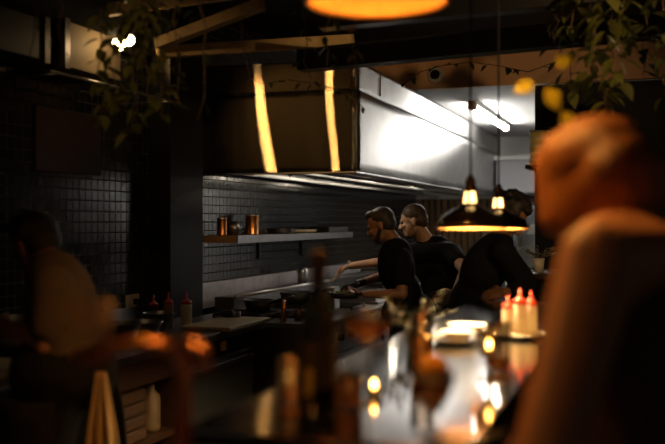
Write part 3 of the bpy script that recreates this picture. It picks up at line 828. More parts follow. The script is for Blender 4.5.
# ------------------------------------------------------------------ pendants
def pendant(c, R_, label, bulbm, ztop=3.0, tilt=0., neckm='neck_glow', lining='shade_in'):
    """c: centre of the rim; the shade hangs a little crooked"""
    t = thing('pendant_lamp', c, label, 'pendant lamp', 'pendant lamps over the bar')
    k = R_ / .145
    Rm = Matrix.Rotation(-tilt, 3, RT)
    def fin(mb, name, m):
        mb.v = [c + Rm @ (p - c) for p in mb.v]; return mb.build(name, m, t, smooth=True)
    out = [(.145, 0), (.145, .010), (.138, .028), (.122, .046), (.098, .063), (.070, .076), (.046, .088), (.034, .098)]
    fin(MB().lathe([(r * k, z * k) for r, z in out] + [(r * k - .002, z * k - .0005) for r, z in out[::-1]], c, 44, close=True), 'shade', 'shade')
    fin(MB().lathe([(r * k - .0025, z * k + .001) for r, z in out] + [(r * k - .0045, z * k) for r, z in out[::-1]], c, 44, close=True), 'shade_lining', lining)
    fin(MB().lathe([(.1452 * k, -.003), (.1485 * k, 0), (.1465 * k, .005), (.143 * k, .001)], c, 44, close=True), 'rim', 'copper')
    # amber glass neck in a brass cage
    fin(MB().lathe([(.031 * k, .097 * k), (.027 * k, .125 * k), (.023 * k, .150 * k), (0, .150 * k), (0, .097 * k)], c, 24, close=True), 'neck_glass', neckm)
    cg = MB()
    for i in range(5):
        a = PI / 4 + i * 2 * PI / 5
        cg.tube([c + V((.034 * k * math.cos(a), .034 * k * math.sin(a), .095 * k)), c + V((.025 * k * math.cos(a), .025 * k * math.sin(a), .155 * k))], .0042 * k, 8)
    cg.lathe([(.033 * k, .094 * k), (.036 * k, .096 * k), (.036 * k, .102 * k), (.032 * k, .103 * k)], c, 24, close=True)
    fin(cg, 'cage', 'brass_dark')
    fin(MB().lathe([(0, .150 * k), (.028 * k, .150 * k), (.029 * k, .160 * k), (.021 * k, .168 * k), (.021 * k, .185 * k), (.024 * k, .188 * k), (.016 * k, .205 * k), (.006 * k, .222 * k), (0, .222 * k)], c, 24), 'lamp_holder', 'brass_dark')
    fin(MB().lathe([(0, .052 * k), (.014 * k, .055 * k), (.020 * k, .064 * k), (.020 * k, .078 * k), (.012 * k, .092 * k), (0, .097 * k)], c, 20), 'bulb', bulbm)
    tp_ = c + Rm @ V((0, 0, .218 * k))
    MB().tube([tp_, (tp_.x, tp_.y, ztop)], .004, 8).build('cord', 'black', t)
    return t


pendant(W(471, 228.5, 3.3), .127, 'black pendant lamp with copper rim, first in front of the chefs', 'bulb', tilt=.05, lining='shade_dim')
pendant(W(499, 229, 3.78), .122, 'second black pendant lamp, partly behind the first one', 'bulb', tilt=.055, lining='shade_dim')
pendant(W(377, 3, 2.46), .188, 'large pendant lamp glowing orange at the top of the photo', 'bulb_big')
pendant(V((-.52, 1.95, 2.035)), .17, 'added pendant lamp out of view lighting the seated woman and the front of the bar', 'bulb_near')  # extra lamp added out of view to warm the woman and bar
pendant(V((-1.0, 1.16, 1.96)), .17, 'added pendant lamp out of view over the copper tap', 'bulb_tap')  # extra lamp added out of view to light tap and bottle

def added_track_spot(c, aim, pw, label, ang=40):  # unseen lamps added to brighten the hanging plants and bulkhead
    c = V(c); d = (V(aim) - c).normalized()
    t = thing('spot_lamp', c, label, 'spotlight', 'added ceiling spots out of view')
    MB().tube([c - d * .12, c - d * .10, c - d * .01, c], [.03, .035, .04, .042], 18).build('can', 'blackm', t, smooth=True)
    MB().tube([c - d * .11, (c - d * .11).to_2d().to_3d() + V((0, 0, 3.0))], .008).build('bracket', 'blackm', t)
    L = bpy.data.lights.new('added_ceiling_spot', 'SPOT'); L.energy = pw; L.color = (1, .62, .28); L.spot_size = math.radians(ang); L.spot_blend = .6; L.shadow_soft_size = .035
    o = bpy.data.objects.new('added_ceiling_spot', L); COL.objects.link(o); o.location = c + d * .02; o.rotation_euler = d.to_track_quat('-Z', 'Y').to_euler()


added_track_spot((1.0, 2.2, 2.85), (-.15, 4.2, 2.47), 140, 'added ceiling spot out of view, aimed at the plants above the woman', 46)
added_track_spot((-.3, .9, 2.85), (-1.78, 3.25, 2.22), 60, 'added ceiling spot out of view, aimed at the trailing vines on the left', 21)

# ------------------------------------------------------------------ people
def basis(f, u):
    """head frame: x = forward, y = left, z = up"""
    f = V(f).normalized(); u = V(u); u = (u - f * u.dot(f)).normalized(); l = u.cross(f)
    return Matrix((f, l, u)).transposed()


def head(mb, c, f, u, k=1.):
    B = basis(f, u)
    P = lambda x, y, z: V(c) + B @ V((x, y, z)) * k
    E = lambda p, r: mb.ell(P(*p), tuple(q_ * k for q_ in r), B)
    E((-.008, 0, .035), (.096, .076, .086))      # cranium
    E((.030, 0, -.030), (.062, .060, .082))      # face
    E((.055, 0, -.088), (.034, .036, .030))      # chin and jaw
    E((.020, 0, -.072), (.055, .053, .040))
    E((.082, 0, .022), (.018, .046, .014))       # brow
    mb.cap(P(.088, 0, .012), P(.112, 0, -.026), .009 * k, .014 * k)   # nose
    E((.102, .012, -.030), (.010, .009, .008)); E((.102, -.012, -.030), (.010, .009, .008))
    E((.087, 0, -.058), (.012, .022, .006)); E((.085, 0, -.069), (.012, .020, .007))   # lips
    for s_ in (1, -1):
        E((-.012, .076 * s_, -.008), (.020, .008, .032)); E((-.008, .079 * s_, -.022), (.012, .008, .014))   # ears
        E((.074, .034 * s_, -.020), (.020, .020, .018))                                       # cheeks
    return B, P


def eyes(P, k, root):
    for s_ in (1, -1):
        MB().ell(P(.083, .030 * s_, .004), .011 * k, None, 10, 8).build('eye', 'eye', root, smooth=True)


def hand(mb, w, dirn, palm_n, thumb, curl=.6, k=1.):
    """palm, four unequal fingers curling towards palm_n, and a thumb leaving the side"""
    w = V(w); d = V(dirn).normalized(); n = V(palm_n); n = (n - d * n.dot(d)).normalized(); x = n.cross(d)
    if x.dot(V(thumb)) < 0: x = -x
    B = Matrix((x, d, n)).transposed()
    mb.ell(w + d * .045 * k, (.040 * k, .052 * k, .017 * k), B)
    for i, L in enumerate((.072, .080, .075, .060)):
        o = w + d * .082 * k + x * (.030 - .020 * i) * k
        a = 0; p = o - d * .02 * k; dd = d
        q_ = o; mb.cap(p, q_, .0095 * k, .0090 * k)
        for s_, f_ in ((.45, .0088), (.32, .0080), (.23, .0072)):
            a += curl
            dd = d * math.cos(a) + n * math.sin(a)
            p2 = q_ + dd * L * s_ * k; mb.cap(q_, p2, (f_ + .0004) * k, f_ * k); q_ = p2
    o = w + d * .022 * k + x * .028 * k
    p1 = o + (x * .75 + d * .55 + n * .25).normalized() * .042 * k
    p2 = p1 + (x * .15 + d * .8 + n * .6).normalized() * .032 * k
    mb.cap(o, p1, .0135 * k, .011 * k); mb.cap(p1, p2, .0105 * k, .0085 * k)


def limb(mb, pts, rs):
    for i in range(len(pts) - 1): mb.cap(pts[i], pts[i + 1], rs[i], rs[i + 1])


def leg(mb, hip, knee, ankle, toe, r=(.085, .058, .042), k=1.):
    limb(mb, [hip, knee, ankle], [q_ * k for q_ in r])
    a, t_ = V(ankle), V(toe)
    mb.cap(a + V((0, 0, -.03)), t_, .038 * k, .030 * k)


def torso(mb, pel, waist, chest, sl, sr, neck, k=1., g=0.):
    """pelvis, waist, chest and shoulder yoke as overlapping solids; g grows it (for clothes)"""
    pel, waist, chest, sl, sr, neck = map(V, (pel, waist, chest, sl, sr, neck))
    lat = (sl - sr).normalized()
    def blk(c, up, rl, rf, rz):
        up = V(up).normalized(); l = (lat - up * lat.dot(up)).normalized(); f = l.cross(up)
        mb.ell(c, (rl * k + g, rf * k + g, rz * k + g), Matrix((l, f, up)).transposed(), 18, 12)
    blk(pel, waist - pel, .165, .115, .13)
    blk(waist, chest - waist, .148, .105, .17)
    blk(chest, neck - waist, .168, .118, .19)
    blk((chest + neck) / 2, neck - chest, .155, .10, .12)
    mb.cap(sl, sr, .058 * k + g, .058 * k + g)
    mb.cap(sl, neck, .052 * k + g, .048 * k + g); mb.cap(sr, neck, .052 * k + g, .048 * k + g)


def person(name, label, base, spec):
    """body of skin, then shirt, trousers, hair and the rest as its clothing"""
    t = thing('person', base, label, 'person')
    g = spec; k = g.get('k', 1.)
    b = MB()
    B, P = head(b, g['head'], g['face'], g['up'], g.get('hk', 1.))
    hc = V(g['head']); b.cap(P(-.022, 0, -.05), g['neck'], .054 * k, .060 * k)
    torso(b, g['pel'], g['waist'], g['chest'], g['sl'], g['sr'], g['neck'], k)
    for s_, e_, w_, hd in ((g['sl'], g['el'], g['wl'], g['hl']), (g['sr'], g['er'], g['wr'], g['hr'])):
        ak = k * g.get('ak', 1.); limb(b, [s_, e_, w_], [.050 * ak, .039 * ak, .028 * k])
        m_ = V(e_).lerp(V(w_), .3); b.ell(m_, .038 * k)
        hand(b, w_, *hd, k=k)
    for s_ in 'lr':
        leg(b, g['h' + 'ip' + s_], g['kn' + s_], g['an' + s_], g['to' + s_])
    b.remesh('body', g['skin'], t, .0065, 3)
    eyes(P, g.get('hk', 1.), t)
    # shirt
    s = MB(); torso(s, V(g['pel']) + V((0, 0, .02)), g['waist'], g['chest'], g['sl'], g['sr'], V(g['neck']) - V((0, 0, .012)), k, .016)
    for a_, e_, w_ in ((g['sl'], g['el'], g['wl']), (g['sr'], g['er'], g['wr'])):
        f_ = g.get('sleeve', .72)
        if f_ <= 1: s.cap(a_, V(a_).lerp(V(e_), f_), .074 * k, .066 * k)
        else:
            s.cap(a_, e_, .070 * k, .058 * k); s.cap(e_, V(e_).lerp(V(w_), f_ - 1), .058 * k, .046 * k)
    if not g.get('top'): s.remesh('shirt', g['shirt'], t, .011, 5)
    # trousers with shoes
    tr = MB(); pel = V(g['pel']); lat = (V(g['hipl']) - V(g['hipr'])).normalized()
    tr.ell(pel, (.185, .185, .15))
    for s_ in 'lr': limb(tr, [g['hip' + s_], g['kn' + s_], V(g['an' + s_]) + V((0, 0, .02))], [.105, .078, .062])
    tr.remesh('trousers', 'trousers', t, .014, 4)
    for s_ in 'lr':
        sh_ = MB(); a_ = V(g['an' + s_]); t_ = V(g['to' + s_])
        a0 = V((a_.x, a_.y, .045)); sh_.cap(a0 - (t_ - a_).normalized() * .03, V((t_.x, t_.y, .042)), .044, .040)
        sh_.cap(a0, a_ + V((0, 0, .02)), .046, .050)
        o_ = sh_.remesh('shoe', 'black', t, .01, 3)
    return t, B, P


def crop_hair(P, B, t, m, k=1., curly=0, fringe=0., back=True):
    h = MB()
    h.ell(P(-.026, 0, .050), (.094 * k, .084 * k, .082 * k), B)
    h.ell(P(-.050, 0, .005), (.066 * k, .076 * k, .075 * k), B)
    if fringe: h.ell(P(.038, 0, .098), (.052 * k, .062 * k, .030 * k + fringe), B)
    if curly:
        rnd = random.Random(3)
        for i in range(90):
            a = rnd.uniform(0, 2 * PI); e = rnd.uniform(-.1, 1.5)
            v = V((math.cos(a) * math.cos(e), math.sin(a) * math.cos(e), math.sin(e)))
            if v.x > .55 and v.z < .6: continue
            h.ell(P(-.02 + .098 * v.x, .084 * v.y, .045 + .088 * v.z), rnd.uniform(.018, .030))
    return h.remesh('hair', m, t, .007, 2)


def beard(P, B, t, m, k=1.):
    h = MB()
    h.ell(P(.058, 0, -.092), (.034 * k, .039 * k, .030 * k), B)
    for s_ in (1, -1): h.cap(P(.050, .038 * s_, -.085), P(.005, .060 * s_, -.030), .020 * k, .014 * k)
    h.cap(P(.093, .022, -.046), P(.093, -.022, -.046), .008 * k, .008 * k)
    return h.remesh('beard', m, t, .006, 2)


DN = V((0, 0, -1))
# --- first chef: profile to the left, holding a pan of greens in the left hand
Hd = W(381, 225.5, 6.2)
sp = dict(head=Hd, face=(-.93, -.05, -.36), up=(-.3, 0, 1), neck=W(397, 246, 6.22), pel=(-1.52, 5.97, .90), waist=(-1.545, 5.96, 1.03), chest=(-1.60, 5.95, 1.20),
          sl=W(401, 258, 6.03), sr=W(394, 256, 6.42), el=W(402, 294, 5.93), wl=W(366, 294, 5.95), er=W(388, 274, 6.55), wr=W(357, 284, 6.5),
          hl=((-1, .1, -.05), (0, .2, 1), (0, -.3, .8), .5), hr=((-.9, -.1, -.25), (0, -.2, -1), (0, -.9, .2), .55),
          hipl=(-1.52, 5.87, .86), hipr=(-1.52, 6.07, .86), knl=(-1.55, 5.85, .47), knr=(-1.50, 6.10, .47), anl=(-1.52, 5.84, .09), anr=(-1.46, 6.1, .09),
          tol=(-1.68, 5.83, .04), tor=(-1.62, 6.1, .04), skin='skin_dark', shirt='tee', k=.93, hk=.93, sleeve=.62)
t, B, P = person('person', 'bearded chef in black t-shirt in profile holding a pan of greens', (-1.52, 5.97, 0), sp)
crop_hair(P, B, t, 'hair', .93, fringe=.001); beard(P, B, t, 'hair', .93)
gv = MB(); w_ = sp['wr']
limb(gv, [V(w_) + (V(sp['er']) - V(w_)).normalized() * .05, w_], [.031, .033]); hand(gv, w_, *sp['hr'], k=1.03)
gv.remesh('glove', 'glove', t, .006, 1)
MB().tube([W(409, 240, 6.15), W(411, 262, 6.12), W(412, 300, 6.10)], .012, 8).build('apron_strap', 'cloth', t, smooth=True) if False else None

# --- second chef: body turned to us, head in profile to the left, right arm out with tongs
sp = dict(head=W(413.5, 221.5, 6.8), face=(-.95, -.12, -.22), up=(-.2, 0, 1), neck=W(428, 244, 6.85), pel=(-1.42, 6.70, .90), waist=(-1.45, 6.70, 1.04), chest=(-1.50, 6.72, 1.20),
          sr=W(411, 253, 6.80), sl=W(452, 252, 6.70), er=W(383, 262, 6.92), wr=W(351, 266, 6.85), el=W(465, 271, 6.42), wl=W(455, 293, 6.36),
          hr=((-.9, -.15, -.25), (0, -.15, -1), (.1, -.9, 0), .7), hl=((-.6, -.5, -.5), (-.7, .4, 0), (0, -.4, .8), .4),
          hipl=(-1.32, 6.72, .86), hipr=(-1.50, 6.68, .86), knl=(-1.33, 6.68, .47), knr=(-1.54, 6.64, .47), anl=(-1.30, 6.72, .09), anr=(-1.50, 6.68, .09),
          tol=(-1.40, 6.60, .04), tor=(-1.64, 6.60, .04), skin='skin_pale', shirt='tee', k=1., hk=.98, sleeve=.46)
t, B, P = person('person', 'taller chef with short fair-brown hair in black t-shirt reaching out with tongs', (-1.42, 6.7, 0), sp)
h_ = MB(); h_.ell(P(-.016, 0, .050), (.094, .080, .082), B); h_.ell(P(-.052, 0, .003), (.062, .073, .070), B); h_.remesh('hair', 'hair_b', t, .007, 2)
hb = MB(); hb.ell(P(.058, 0, -.094), (.030, .034, .026), B); hb.cap(P(.092, .02, -.046), P(.092, -.02, -.046), .007, .007); hb.remesh('beard', 'hair_b', t, .006, 2)
# tongs in his right hand
g0 = W(346, 266, 6.84)
t = thing('kitchen_tongs', g0, 'steel tongs held by the taller chef over the range', 'tongs')
MB().bar(W(349, 262, 6.86), W(330, 281, 6.84), .012, .006).build('arm', 'steel', t)
MB().bar(W(349, 263, 6.84), W(333, 283, 6.78), .012, .006).build('arm', 'steel', t)
MB().ell(W(349, 262, 6.85), .012).build('pivot', 'steel', t, smooth=True)
# pan held by the first chef, with greens
pc = W(345, 295, 6.0)
t = thing('serving_pan', pc - V((0, 0, .02)), 'dark shallow pan of green leaves held by the bearded chef', 'pan')
MB().lathe([(0, -.02), (.085, -.02), (.105, .018), (.100, .018), (.08, -.012), (0, -.012)], pc, 30).build('pan_body', 'iron', t, smooth=True)
MB().tube([pc + V((.09, -.03, .01)), W(362, 293, 5.92)], .010, 10).build('handle', 'iron', t, smooth=True)
g = MB(); rnd = random.Random(5)
for i in range(60):
    a = rnd.uniform(0, 2 * PI); r = rnd.uniform(0, .085)
    g.leaf(pc + V((r * math.cos(a), r * math.sin(a), rnd.uniform(0, .018))), (math.cos(a * 3), math.sin(a * 3), rnd.uniform(-.2, .6)), (0, .2, 1), .05, .025)
g.build('greens', 'leaf', t)
# container and spatula on the range
c = W(333, 300, 6.25)
tag(MB().box((c.x - .03, c.y - .055, KZ + .03), (c.x + .03, c.y + .055, c.z + .09)).build('steel_container', 'steel', bevel=.006), 'upright pale steel container left of the pan of greens', 'container')
c = W(360, 308, 6.0)
tag(MB().box((-2.22, 6.62, KZ + .02), (-1.94, 6.98, KZ + .06)).build('steel_tray', 'steel', bevel=.006), 'steel tray on the griddle in front of bearded chef', 'tray')

# --- third cook: bending to the right behind the pendants
sp = dict(head=W(508, 217, 5.15), face=(.75, -.05, -.75), up=(.6, 0, 1), neck=W(502, 238, 5.2), pel=(-.98, 5.22, .90), waist=(-.97, 5.22, 1.05), chest=(-.885, 5.22, 1.24),
          sr=W(503, 252, 5.02), sl=W(494, 247, 5.38), er=W(530, 286, 5.0), wr=W(505, 293, 4.92), el=W(520, 285, 5.5), wl=W(520, 300, 5.25),
          hr=((-.9, -.1, -.1), (0, .6, -.6), (0, -.5, .8), .5), hl=((.5, -.8, -.1), (-.5, .0, -.8), (-.5, -.4, .3), .5),
          hipr=(-.98, 5.12, .86), hipl=(-.98, 5.32, .86), knr=(-.96, 5.10, .47), knl=(-.96, 5.34, .47), anr=(-1.0, 5.10, .09), anl=(-1.0, 5.34, .09),
          tor=(-.84, 5.10, .04), tol=(-.84, 5.34, .04), skin='skin_dark', shirt='tee', k=.98, hk=.98, sleeve=1.7)
t, B, P = person('person', 'curly-haired cook in long black sleeves bending to the right behind the pendants', (-.98, 5.22, 0), sp)
crop_hair(P, B, t, 'hair', .95, curly=1)

# --- bending man at far left in taupe t-shirt
Hd = W(36, 246, 3.40)
sp = dict(head=Hd, face=(-.86, .30, -.50), up=(-.50, .1, 1), neck=W(58, 272, 3.25), pel=W(64, 372, 3.12), waist=W(66, 340, 3.12), chest=W(61, 306, 3.14),
          sl=W(52, 288, 3.0), sr=W(66, 286, 3.40), el=W(46, 346, 3.00), wl=W(0, 322, 3.35), er=W(46, 335, 3.55), wr=W(6, 333, 3.72),
          hl=((-.9, .35, .0), (.3, .4, -.8), (0, .4, .8), .4), hr=((-.9, .1, -.1), (0, -.3, -1), (0, -.6, .5), .4),
          hipl=W(56, 388, 3.05), hipr=W(74, 388, 3.2), knl=(-1.98, 2.60, .47), knr=(-1.96, 2.84, .47), anl=(-1.94, 2.58, .09), anr=(-1.92, 2.86, .09),
          tol=(-2.10, 2.60, .04), tor=(-2.08, 2.9, .04), skin='skin_dark', shirt='tee_g', k=.93, hk=.95, sleeve=.66)
t, B, P = person('person', 'dark-haired man in taupe t-shirt bending over the left worktop', (-1.93, 2.72, 0), sp)
crop_hair(P, B, t, 'hair', .97, fringe=.03)
st = MB()
for s_ in (1, -1):
    st.cap(P(.085, .035 * s_, .006), P(-.012, .078 * s_, -.004), .004, .004)
st.cap(P(.085, .035, .006), P(.085, -.035, .006), .005, .005)
st.remesh('face_strap', 'black', t, .004, 0)
ap = MB(); c_ = W(78, 362, 3.0)
ap.cap(W(58, 362, 2.99), W(96, 358, 3.12), .012, .012)
ap.remesh('apron_tie', 'cloth', t, .006, 1)
# apron skirt
ak = MB(); vs = []; n_ = 14
for j in range(8):
    z = .93 - .07 * j
    for i in range(n_ + 1):
        a = PI * .35 + i / n_ * PI * 1.3
        r = .205 + .012 * j + .008 * math.sin(i * 2.1 + j)
        vs.append((sp['pel'].x + r * math.cos(a), sp['pel'].y + r * math.sin(a), z))
fs = [(j * (n_ + 1) + i, j * (n_ + 1) + i + 1, (j + 1) * (n_ + 1) + i + 1, (j + 1) * (n_ + 1) + i) for j in range(7) for i in range(n_)]
ak.add(vs, fs).build('apron', 'trousers', t, smooth=True, solid=.006)
# towel tucked in his apron
def cloth_strip(name, m, top, bot, w0, w1, label, cat, depth=.02):
    mb = MB(); vs = []; nu, nv = 12, 14; top, bot = V(top), V(bot)
    for j in range(nv + 1):
        v_ = j / nv; c_ = top.lerp(bot, v_); w_ = w0 + (w1 - w0) * v_
        for i in range(nu + 1):
            u_ = i / nu - .5
            vs.append(c_ + RT * u_ * w_ + FW * (math.sin(u_ * 17 + v_) * depth * (.4 + v_)))
    fs = [(j * (nu + 1) + i, j * (nu + 1) + i + 1, (j + 1) * (nu + 1) + i + 1, (j + 1) * (nu + 1) + i) for j in range(nv) for i in range(nu)]
    return tag(mb.add(vs, fs).build(name, m, smooth=True, solid=.004), label, cat)


cloth_strip('tea_towel', 'towel', W(101, 372, 2.96), W(104, 470, 2.94), .03, .12, 'tan towel hanging from the bending man’s waist', 'towel')
cloth_strip('folded_cloth', 'cloth', W(91, 322, 3.2), W(92, 356, 3.16), .03, .055, 'crumpled white cloth tucked behind the bending man', 'cloth', .015)

# --- seated woman at the right
Hd = W(592, 188, 1.84)
sp = dict(head=Hd, face=(-.70, .70, -.12), up=(-.08, 0, 1), neck=W(634, 246, 1.70), pel=(.17, 1.66, .86), waist=(.16, 1.65, 1.04), chest=W(648, 330, 1.55),
          sl=W(598, 262, 1.42), sr=W(705, 256, 1.74), el=W(548, 456, 1.30), wl=W(470, 520, 1.50), er=(.05, 2.02, 1.10), wr=(-.20, 2.0, 1.0),
          hl=((-.8, .6, -.1), (0, .2, -1), (0, .6, 0), .5), hr=((-.8, -.4, -.1), (0, 0, -1), (0, -.6, 0), .5),
          hipl=(.14, 1.57, .84), hipr=(.14, 1.75, .84), knl=(-.22, 1.62, .80), knr=(-.22, 1.84, .80), anl=(-.12, 1.62, .40), anr=(-.12, 1.84, .40),
          tol=(-.24, 1.62, .36), tor=(-.24, 1.84, .36), skin='skin_w', shirt='stripe', k=1.06, hk=1.0, sleeve=.1, top=True, ak=1.2)
t, B, P = person('person', 'woman with auburn hair and bare shoulder sitting at the bar, seen from behind', (.17, 1.66, 0), sp)
tp_ = MB(); torso(tp_, sp['pel'], sp['waist'], V(sp['chest']) - V((0, 0, .08)), V(sp['chest']) + V((0, -.1, -.02)), V(sp['chest']) + V((0, .1, -.02)), V(sp['chest']) + V((0, 0, .02)), 1.07, .024)
tp_.remesh('top', 'stripe', t, .012, 4)
hm = MB()
hm.ell(P(-.022, 0, .050), (.114, .104, .094), B)
hm.ell(P(-.055, 0, -.01), (.090, .100, .11), B)
for s_ in (1, -1):
    hm.ell(P(-.020, .055 * s_, -.03), (.078, .046, .105), B)
    hm.cap(P(.062, .060 * s_, .070), P(.030, .084 * s_, -.060), .022, .026)     # side locks over the ears
hm.ell(P(.040, 0, .095), (.050, .074, .036), B)
for i in range(26):   # locks sweeping back to the nape
    a = -1.2 + 2.4 * i / 25
    hm.cap(P(.06 - .02 * abs(a), .082 * math.sin(a), .085 - .05 * abs(a)), P(-.13, .060 * math.sin(a), -.03 - .02 * math.cos(3 * a)), .014, .022)
hm.ell(P(-.085, 0, .0), (.080, .098, .100), B)
hm.remesh('hair', 'hair_o', t, .008, 8)
st = thing('bar_stool', (.17, 1.66, 0), 'dark bar stool under the seated woman', 'stool')
MB().lathe([(0, .62), (.17, .62), (.185, .635), (.185, .655), (.16, .67), (0, .67)], (.17, 1.66, 0), 30).build('seat', 'dark_wood', st, smooth=True)
for sx in (-1, 1):
    for sy in (-1, 1): MB().tube([(.17 + .1 * sx, 1.66 + .1 * sy, .62), (.17 + .2 * sx, 1.66 + .2 * sy, 0)], .014).build('leg', 'blackm', st, smooth=True)
MB().lathe([(.165, .25), (.175, .25), (.175, .27), (.165, .27)], (.17, 1.66, 0), 30, close=True).build('foot_ring', 'blackm', st, smooth=True)

# ------------------------------------------------------------------ plants
def vine(pts, n, L, label, leafm='leaf', seed=1, spread=.06, stemr=.0025, group='hanging vines', name='hanging_vine'):
    rnd = random.Random(seed); pts = [V(p) for p in pts]
    t = thing(name, pts[0], label, 'plant', group)
    MB().tube(pts, stemr, 6).build('stem', 'stem', t, smooth=True)
    lf = MB(); tot = len(pts) - 1
    for i in range(n):
        s_ = (i + rnd.random()) / n * tot; k = min(int(s_), tot - 1); p = pts[k].lerp(pts[k + 1], s_ - k)
        a = rnd.uniform(0, 2 * PI); d = V((math.cos(a), math.sin(a), rnd.uniform(-1.1, .15)))
        l_ = L * rnd.uniform(.6, 1.2)
        lf.leaf(p + d * spread * rnd.random() * .3, d, (rnd.uniform(-.4, .4), rnd.uniform(-.4, .4), 1), l_, l_ * .55)
    lf.build('foliage', leafm, t, smooth=True)
    return t


def drop(px0, px1, ybot, d, seed, top=3.0):
    """a hanging stem from the ceiling down to a height"""
    rnd = random.Random(seed); b_ = W(px1, ybot, d); a_ = W(px0, 0, d); a_.z = top
    n = 12; return [a_.lerp(b_, i / n) + V((rnd.uniform(-.02, .02), rnd.uniform(-.02, .02), 0)) * (i > 0) for i in range(n + 1)]


k = 0
for (px0, px1, yb, d, n, L, lb) in ((96, 103, 118, 3.6, 60, .075, 'leftmost trailing vine of the bunch before the spot bulbs'),
                                    (112, 118, 108, 3.7, 60, .08, 'vine trailing directly across the twin spot bulbs'),
                                    (128, 135, 132, 3.7, 66, .08, 'longest dangling vine of the bunch below the spot bulbs'),
                                    (142, 145, 98, 3.6, 56, .08, 'vine to the right of the spot bulbs'),
                                    (150, 162, 118, 3.7, 56, .075, 'vine with its tip turning right past the spot bulbs'),
                                    (174, 176, 108, 3.7, 26, .05, 'thin sparse vine over the lit timber rafters'),
                                    (205, 202, 122, 3.6, 16, .05, 'thin sparse vine left of the steel hood end'),
                                    (60, 62, 70, 3.4, 10, .05, 'bare drooping vine crossing the pale duct'),
                                    (30, 34, 60, 3.2, 8, .06, 'sparse vine in the dark upper left corner'),
                                    (300, 306, 78, 4.0, 18, .05, 'faint vine in front of the hood, left of the orange pendant'),
                                    (322, 330, 66, 4.0, 22, .05, 'faint vine just below the rim of the orange pendant')):
    k += 1
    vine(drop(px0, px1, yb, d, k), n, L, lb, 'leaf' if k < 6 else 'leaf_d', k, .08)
vine(drop(352, 353, 112, 3.6, 40), 18, .05, 'rusty brown vine hanging along the corner of the hood', 'leaf_b', 40, .05)
# sprigs with dark leaves in front of the bulkhead
a_ = [W(404, 84, 5.9), W(420, 72, 5.8), W(440, 66, 5.75), W(470, 62, 5.7), W(500, 66, 5.7), W(528, 72, 5.6), W(560, 60, 5.5)]
vine(a_[::-1] , 15, .075, 'sprig of separate dark leaves crossing the tan bulkhead', 'leaf_d', 51, .03)
a_ = [W(250, 78, 4.6), W(262, 84, 4.6), W(290, 80, 4.6), W(318, 84, 4.6), W(345, 92, 4.6), W(364, 108, 4.6)]
a_ = [V((W(240, 0, 4.6).x, W(240, 0, 4.6).y, 3.0)), W(242, 40, 4.6)] + a_
vine(a_, 16, .045, 'wispy sprig with small dark leaves before the steel hood end', 'leaf_d', 52, .03)
# planter and bush top right
k = 60
for (px0, px1, yb, d, n, L, m_, lb) in ((575, 571, 92, 4.2, 34, .09, 'leaf', 'vine at the left side of the bushy plant above the woman'),
                                        (598, 596, 100, 4.0, 46, .10, 'leaf', 'leafy vine dropping straight over the woman’s head'),
                                        (612, 607, 118, 3.9, 50, .10, 'leaf', 'longest leafy vine touching the woman’s hair outline'),
                                        (628, 622, 84, 4.1, 44, .10, 'leaf', 'vine right of the longest one above the woman'),
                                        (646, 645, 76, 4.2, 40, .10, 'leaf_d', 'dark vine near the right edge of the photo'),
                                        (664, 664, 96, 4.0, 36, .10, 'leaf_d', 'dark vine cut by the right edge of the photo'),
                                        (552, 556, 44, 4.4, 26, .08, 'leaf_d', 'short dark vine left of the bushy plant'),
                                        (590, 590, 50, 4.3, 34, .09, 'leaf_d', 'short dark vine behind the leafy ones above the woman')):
    k += 1
    vine(drop(px0, px1, yb, d, k), n, L, lb, m_, k, .12, group='vines above the woman')
# near yellow leaves
a_ = [V((W(592, 0, 2.3).x, W(592, 0, 2.3).y, 3.0)), W(590, 20, 2.3), W(578, 52, 2.28), W(566, 80, 2.25), W(556, 112, 2.22)]
t = thing('yellow_leaved_sprig', a_[0], 'blurred sprig with large yellow leaves near the woman’s head', 'plant')
MB().tube(a_, .0012, 6).build('stem', 'black', t, smooth=True)
for px, py, L, ax in ((561, 62, .034, (.8, 0, .4)), (527, 86, .034, (-.9, 0, -.2)), (551, 96, .042, (.6, 0, -.8)), (566, 118, .036, (.5, 0, -.8))):
    p = W(px, py, 2.24); d = RT * ax[0] + V((0, 0, ax[2]))
    lf = MB().leaf(p - d.normalized() * L / 2, d, -FW + V((0, 0, .25)), L * 1.5, L * 1.05); lf.build('leaf', 'leaf_y', t, smooth=True)
MB().tube([W(578, 52, 2.28), W(561, 66, 2.25), W(535, 84, 2.24)], .0015, 6).tube([W(566, 80, 2.25), W(552, 92, 2.24)], .0012, 6).build('twig', 'black', t)


# small leafy plants on the bar and vase
def potted(c, r, h, n, L, label, potm, leafm, name, cat, seed, spreadz=.6):
    rnd = random.Random(seed); t = thing(name, c, label, cat)
    MB().lathe([(0, 0), (r * .75, 0), (r, h), (r * .92, h), (r * .68, .008), (0, .008)], c, 26).build('pot', potm, t, smooth=True)
    st_ = MB(); lf = MB()
    for i in range(n):
        a = rnd.uniform(0, 2 * PI); d = V((math.cos(a), math.sin(a), rnd.uniform(.3, 1.6) * spreadz)).normalized()
        p0 = c + V((0, 0, h * .9)); p1 = p0 + d * L * rnd.uniform(.6, 1.2)
        st_.tube([p0, p0.lerp(p1, .5) + V((0, 0, .01)), p1], .0015, 5)
        for k_ in range(3):
            q_ = p0.lerp(p1, .45 + .27 * k_); a2 = rnd.uniform(0, 2 * PI)
            lf.leaf(q_, d + V((math.cos(a2), math.sin(a2), 0)) * .7, (0, 0, 1), .035, .020)
    st_.build('stem', 'stem', t); lf.build('foliage', leafm, t, smooth=True)
    return t


c, d = onbar(440, 349); c = c + V((-.075, -.02, 0))
potted(c, .032, .07, 26, .13, 'small leafy plant in a pot beside the plate stack on the bar', 'blackm', 'leaf_s', 'potted_plant', 'plant', 9)

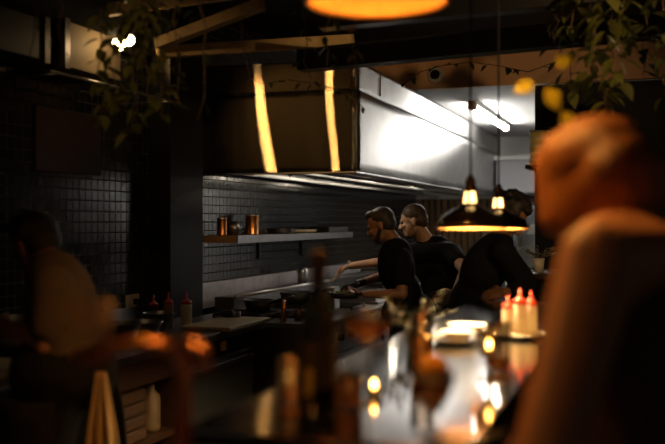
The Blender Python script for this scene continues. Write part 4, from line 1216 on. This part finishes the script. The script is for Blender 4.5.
# side counter behind the third cook with vase and white cloths
sc_ = thing('side_counter', (-.2, 6.9, 0), 'dark side counter against the black partition', 'counter')
MB().box((-.80, 6.55, 1.10), (1.4, 7.29, 1.14)).build('top', 'dark_wood', sc_, bevel=.004)
MB().box((-.75, 6.62, .0), (1.35, 7.29, 1.10)).build('body', 'black', sc_)
tr_ = thing('trolley', (-.96, 8.1, 0), 'steel trolley in the white corridor behind the bending cook', 'trolley')
for z in (.25, .68, 1.11): MB().box((-1.14, 7.65, z), (-.78, 8.55, z + .02)).build('tray', 'steel_dark', tr_, bevel=.003)
for x in (-1.12, -.80):
    for y in (7.67, 8.53): MB().tube([(x, y, .0), (x, y, 1.13)], .012).build('post', 'steel', tr_, smooth=True)
tag(MB().box((-1.10, 7.75, .70), (-.84, 8.05, .90)).build('steel_container', 'steel', bevel=.01), 'steel container on the middle tray of the trolley', 'container')
for i, (px, py, w_, h_, lb) in enumerate(((519, 262, .24, .26, 'crumpled white paper bag in front on the corridor trolley'), (529, 256, .24, .34, 'taller white paper bag with folded top at the back of the trolley'))):
    p = V((-.97, 7.9 + .34 * i, 1.13))
    mb = MB(); vs = []; rnd = random.Random(i)
    for j in range(6):
        for a in range(12):
            an = 2 * PI * a / 12; r_ = w_ / 2 * (1 - .05 * j) * (1 + rnd.uniform(-.08, .08)); sq = max(abs(math.cos(an)), abs(math.sin(an)))
            vs.append(p + V((r_ * math.cos(an) / sq * .9, r_ * math.sin(an) / sq * .6, h_ * j / 5 + (rnd.uniform(-.012, .012) if j == 5 else 0))))
    fs = [(j * 12 + a, j * 12 + (a + 1) % 12, j * 12 + 12 + (a + 1) % 12, j * 12 + 12 + a) for j in range(5) for a in range(12)] + [tuple(range(12))[::-1]]
    tag(mb.add(vs, fs).build('paper_bag', 'plastic_w', solid=.002), lb, 'bag', 'paper bags on the trolley')
p = W(540, 285, 6.2); p = W(539, 262, 6.62); p.z = 1.14
potted(p, .04, .10, 26, .13, 'olive-green foliage in a jar between bending cook and woman', 'china', 'leaf', 'vase_of_foliage', 'vase', 12)

# ------------------------------------------------------------------ world and render look
w = bpy.data.worlds.new('world'); S.world = w; w.use_nodes = True
w.node_tree.nodes['Background'].inputs['Color'].default_value = (1, .8, .62, 1)
w.node_tree.nodes['Background'].inputs['Strength'].default_value = .024
vs_ = S.view_settings
vs_.view_transform = 'Standard'; vs_.look = 'None'; vs_.gamma = 1; vs_.use_curve_mapping = False
vs_.exposure = 0.0
cy = S.cycles
cy.caustics_reflective = False; cy.caustics_refractive = False
cy.sample_clamp_indirect = 4
cy.use_denoising = True
cy.max_bounces = 8
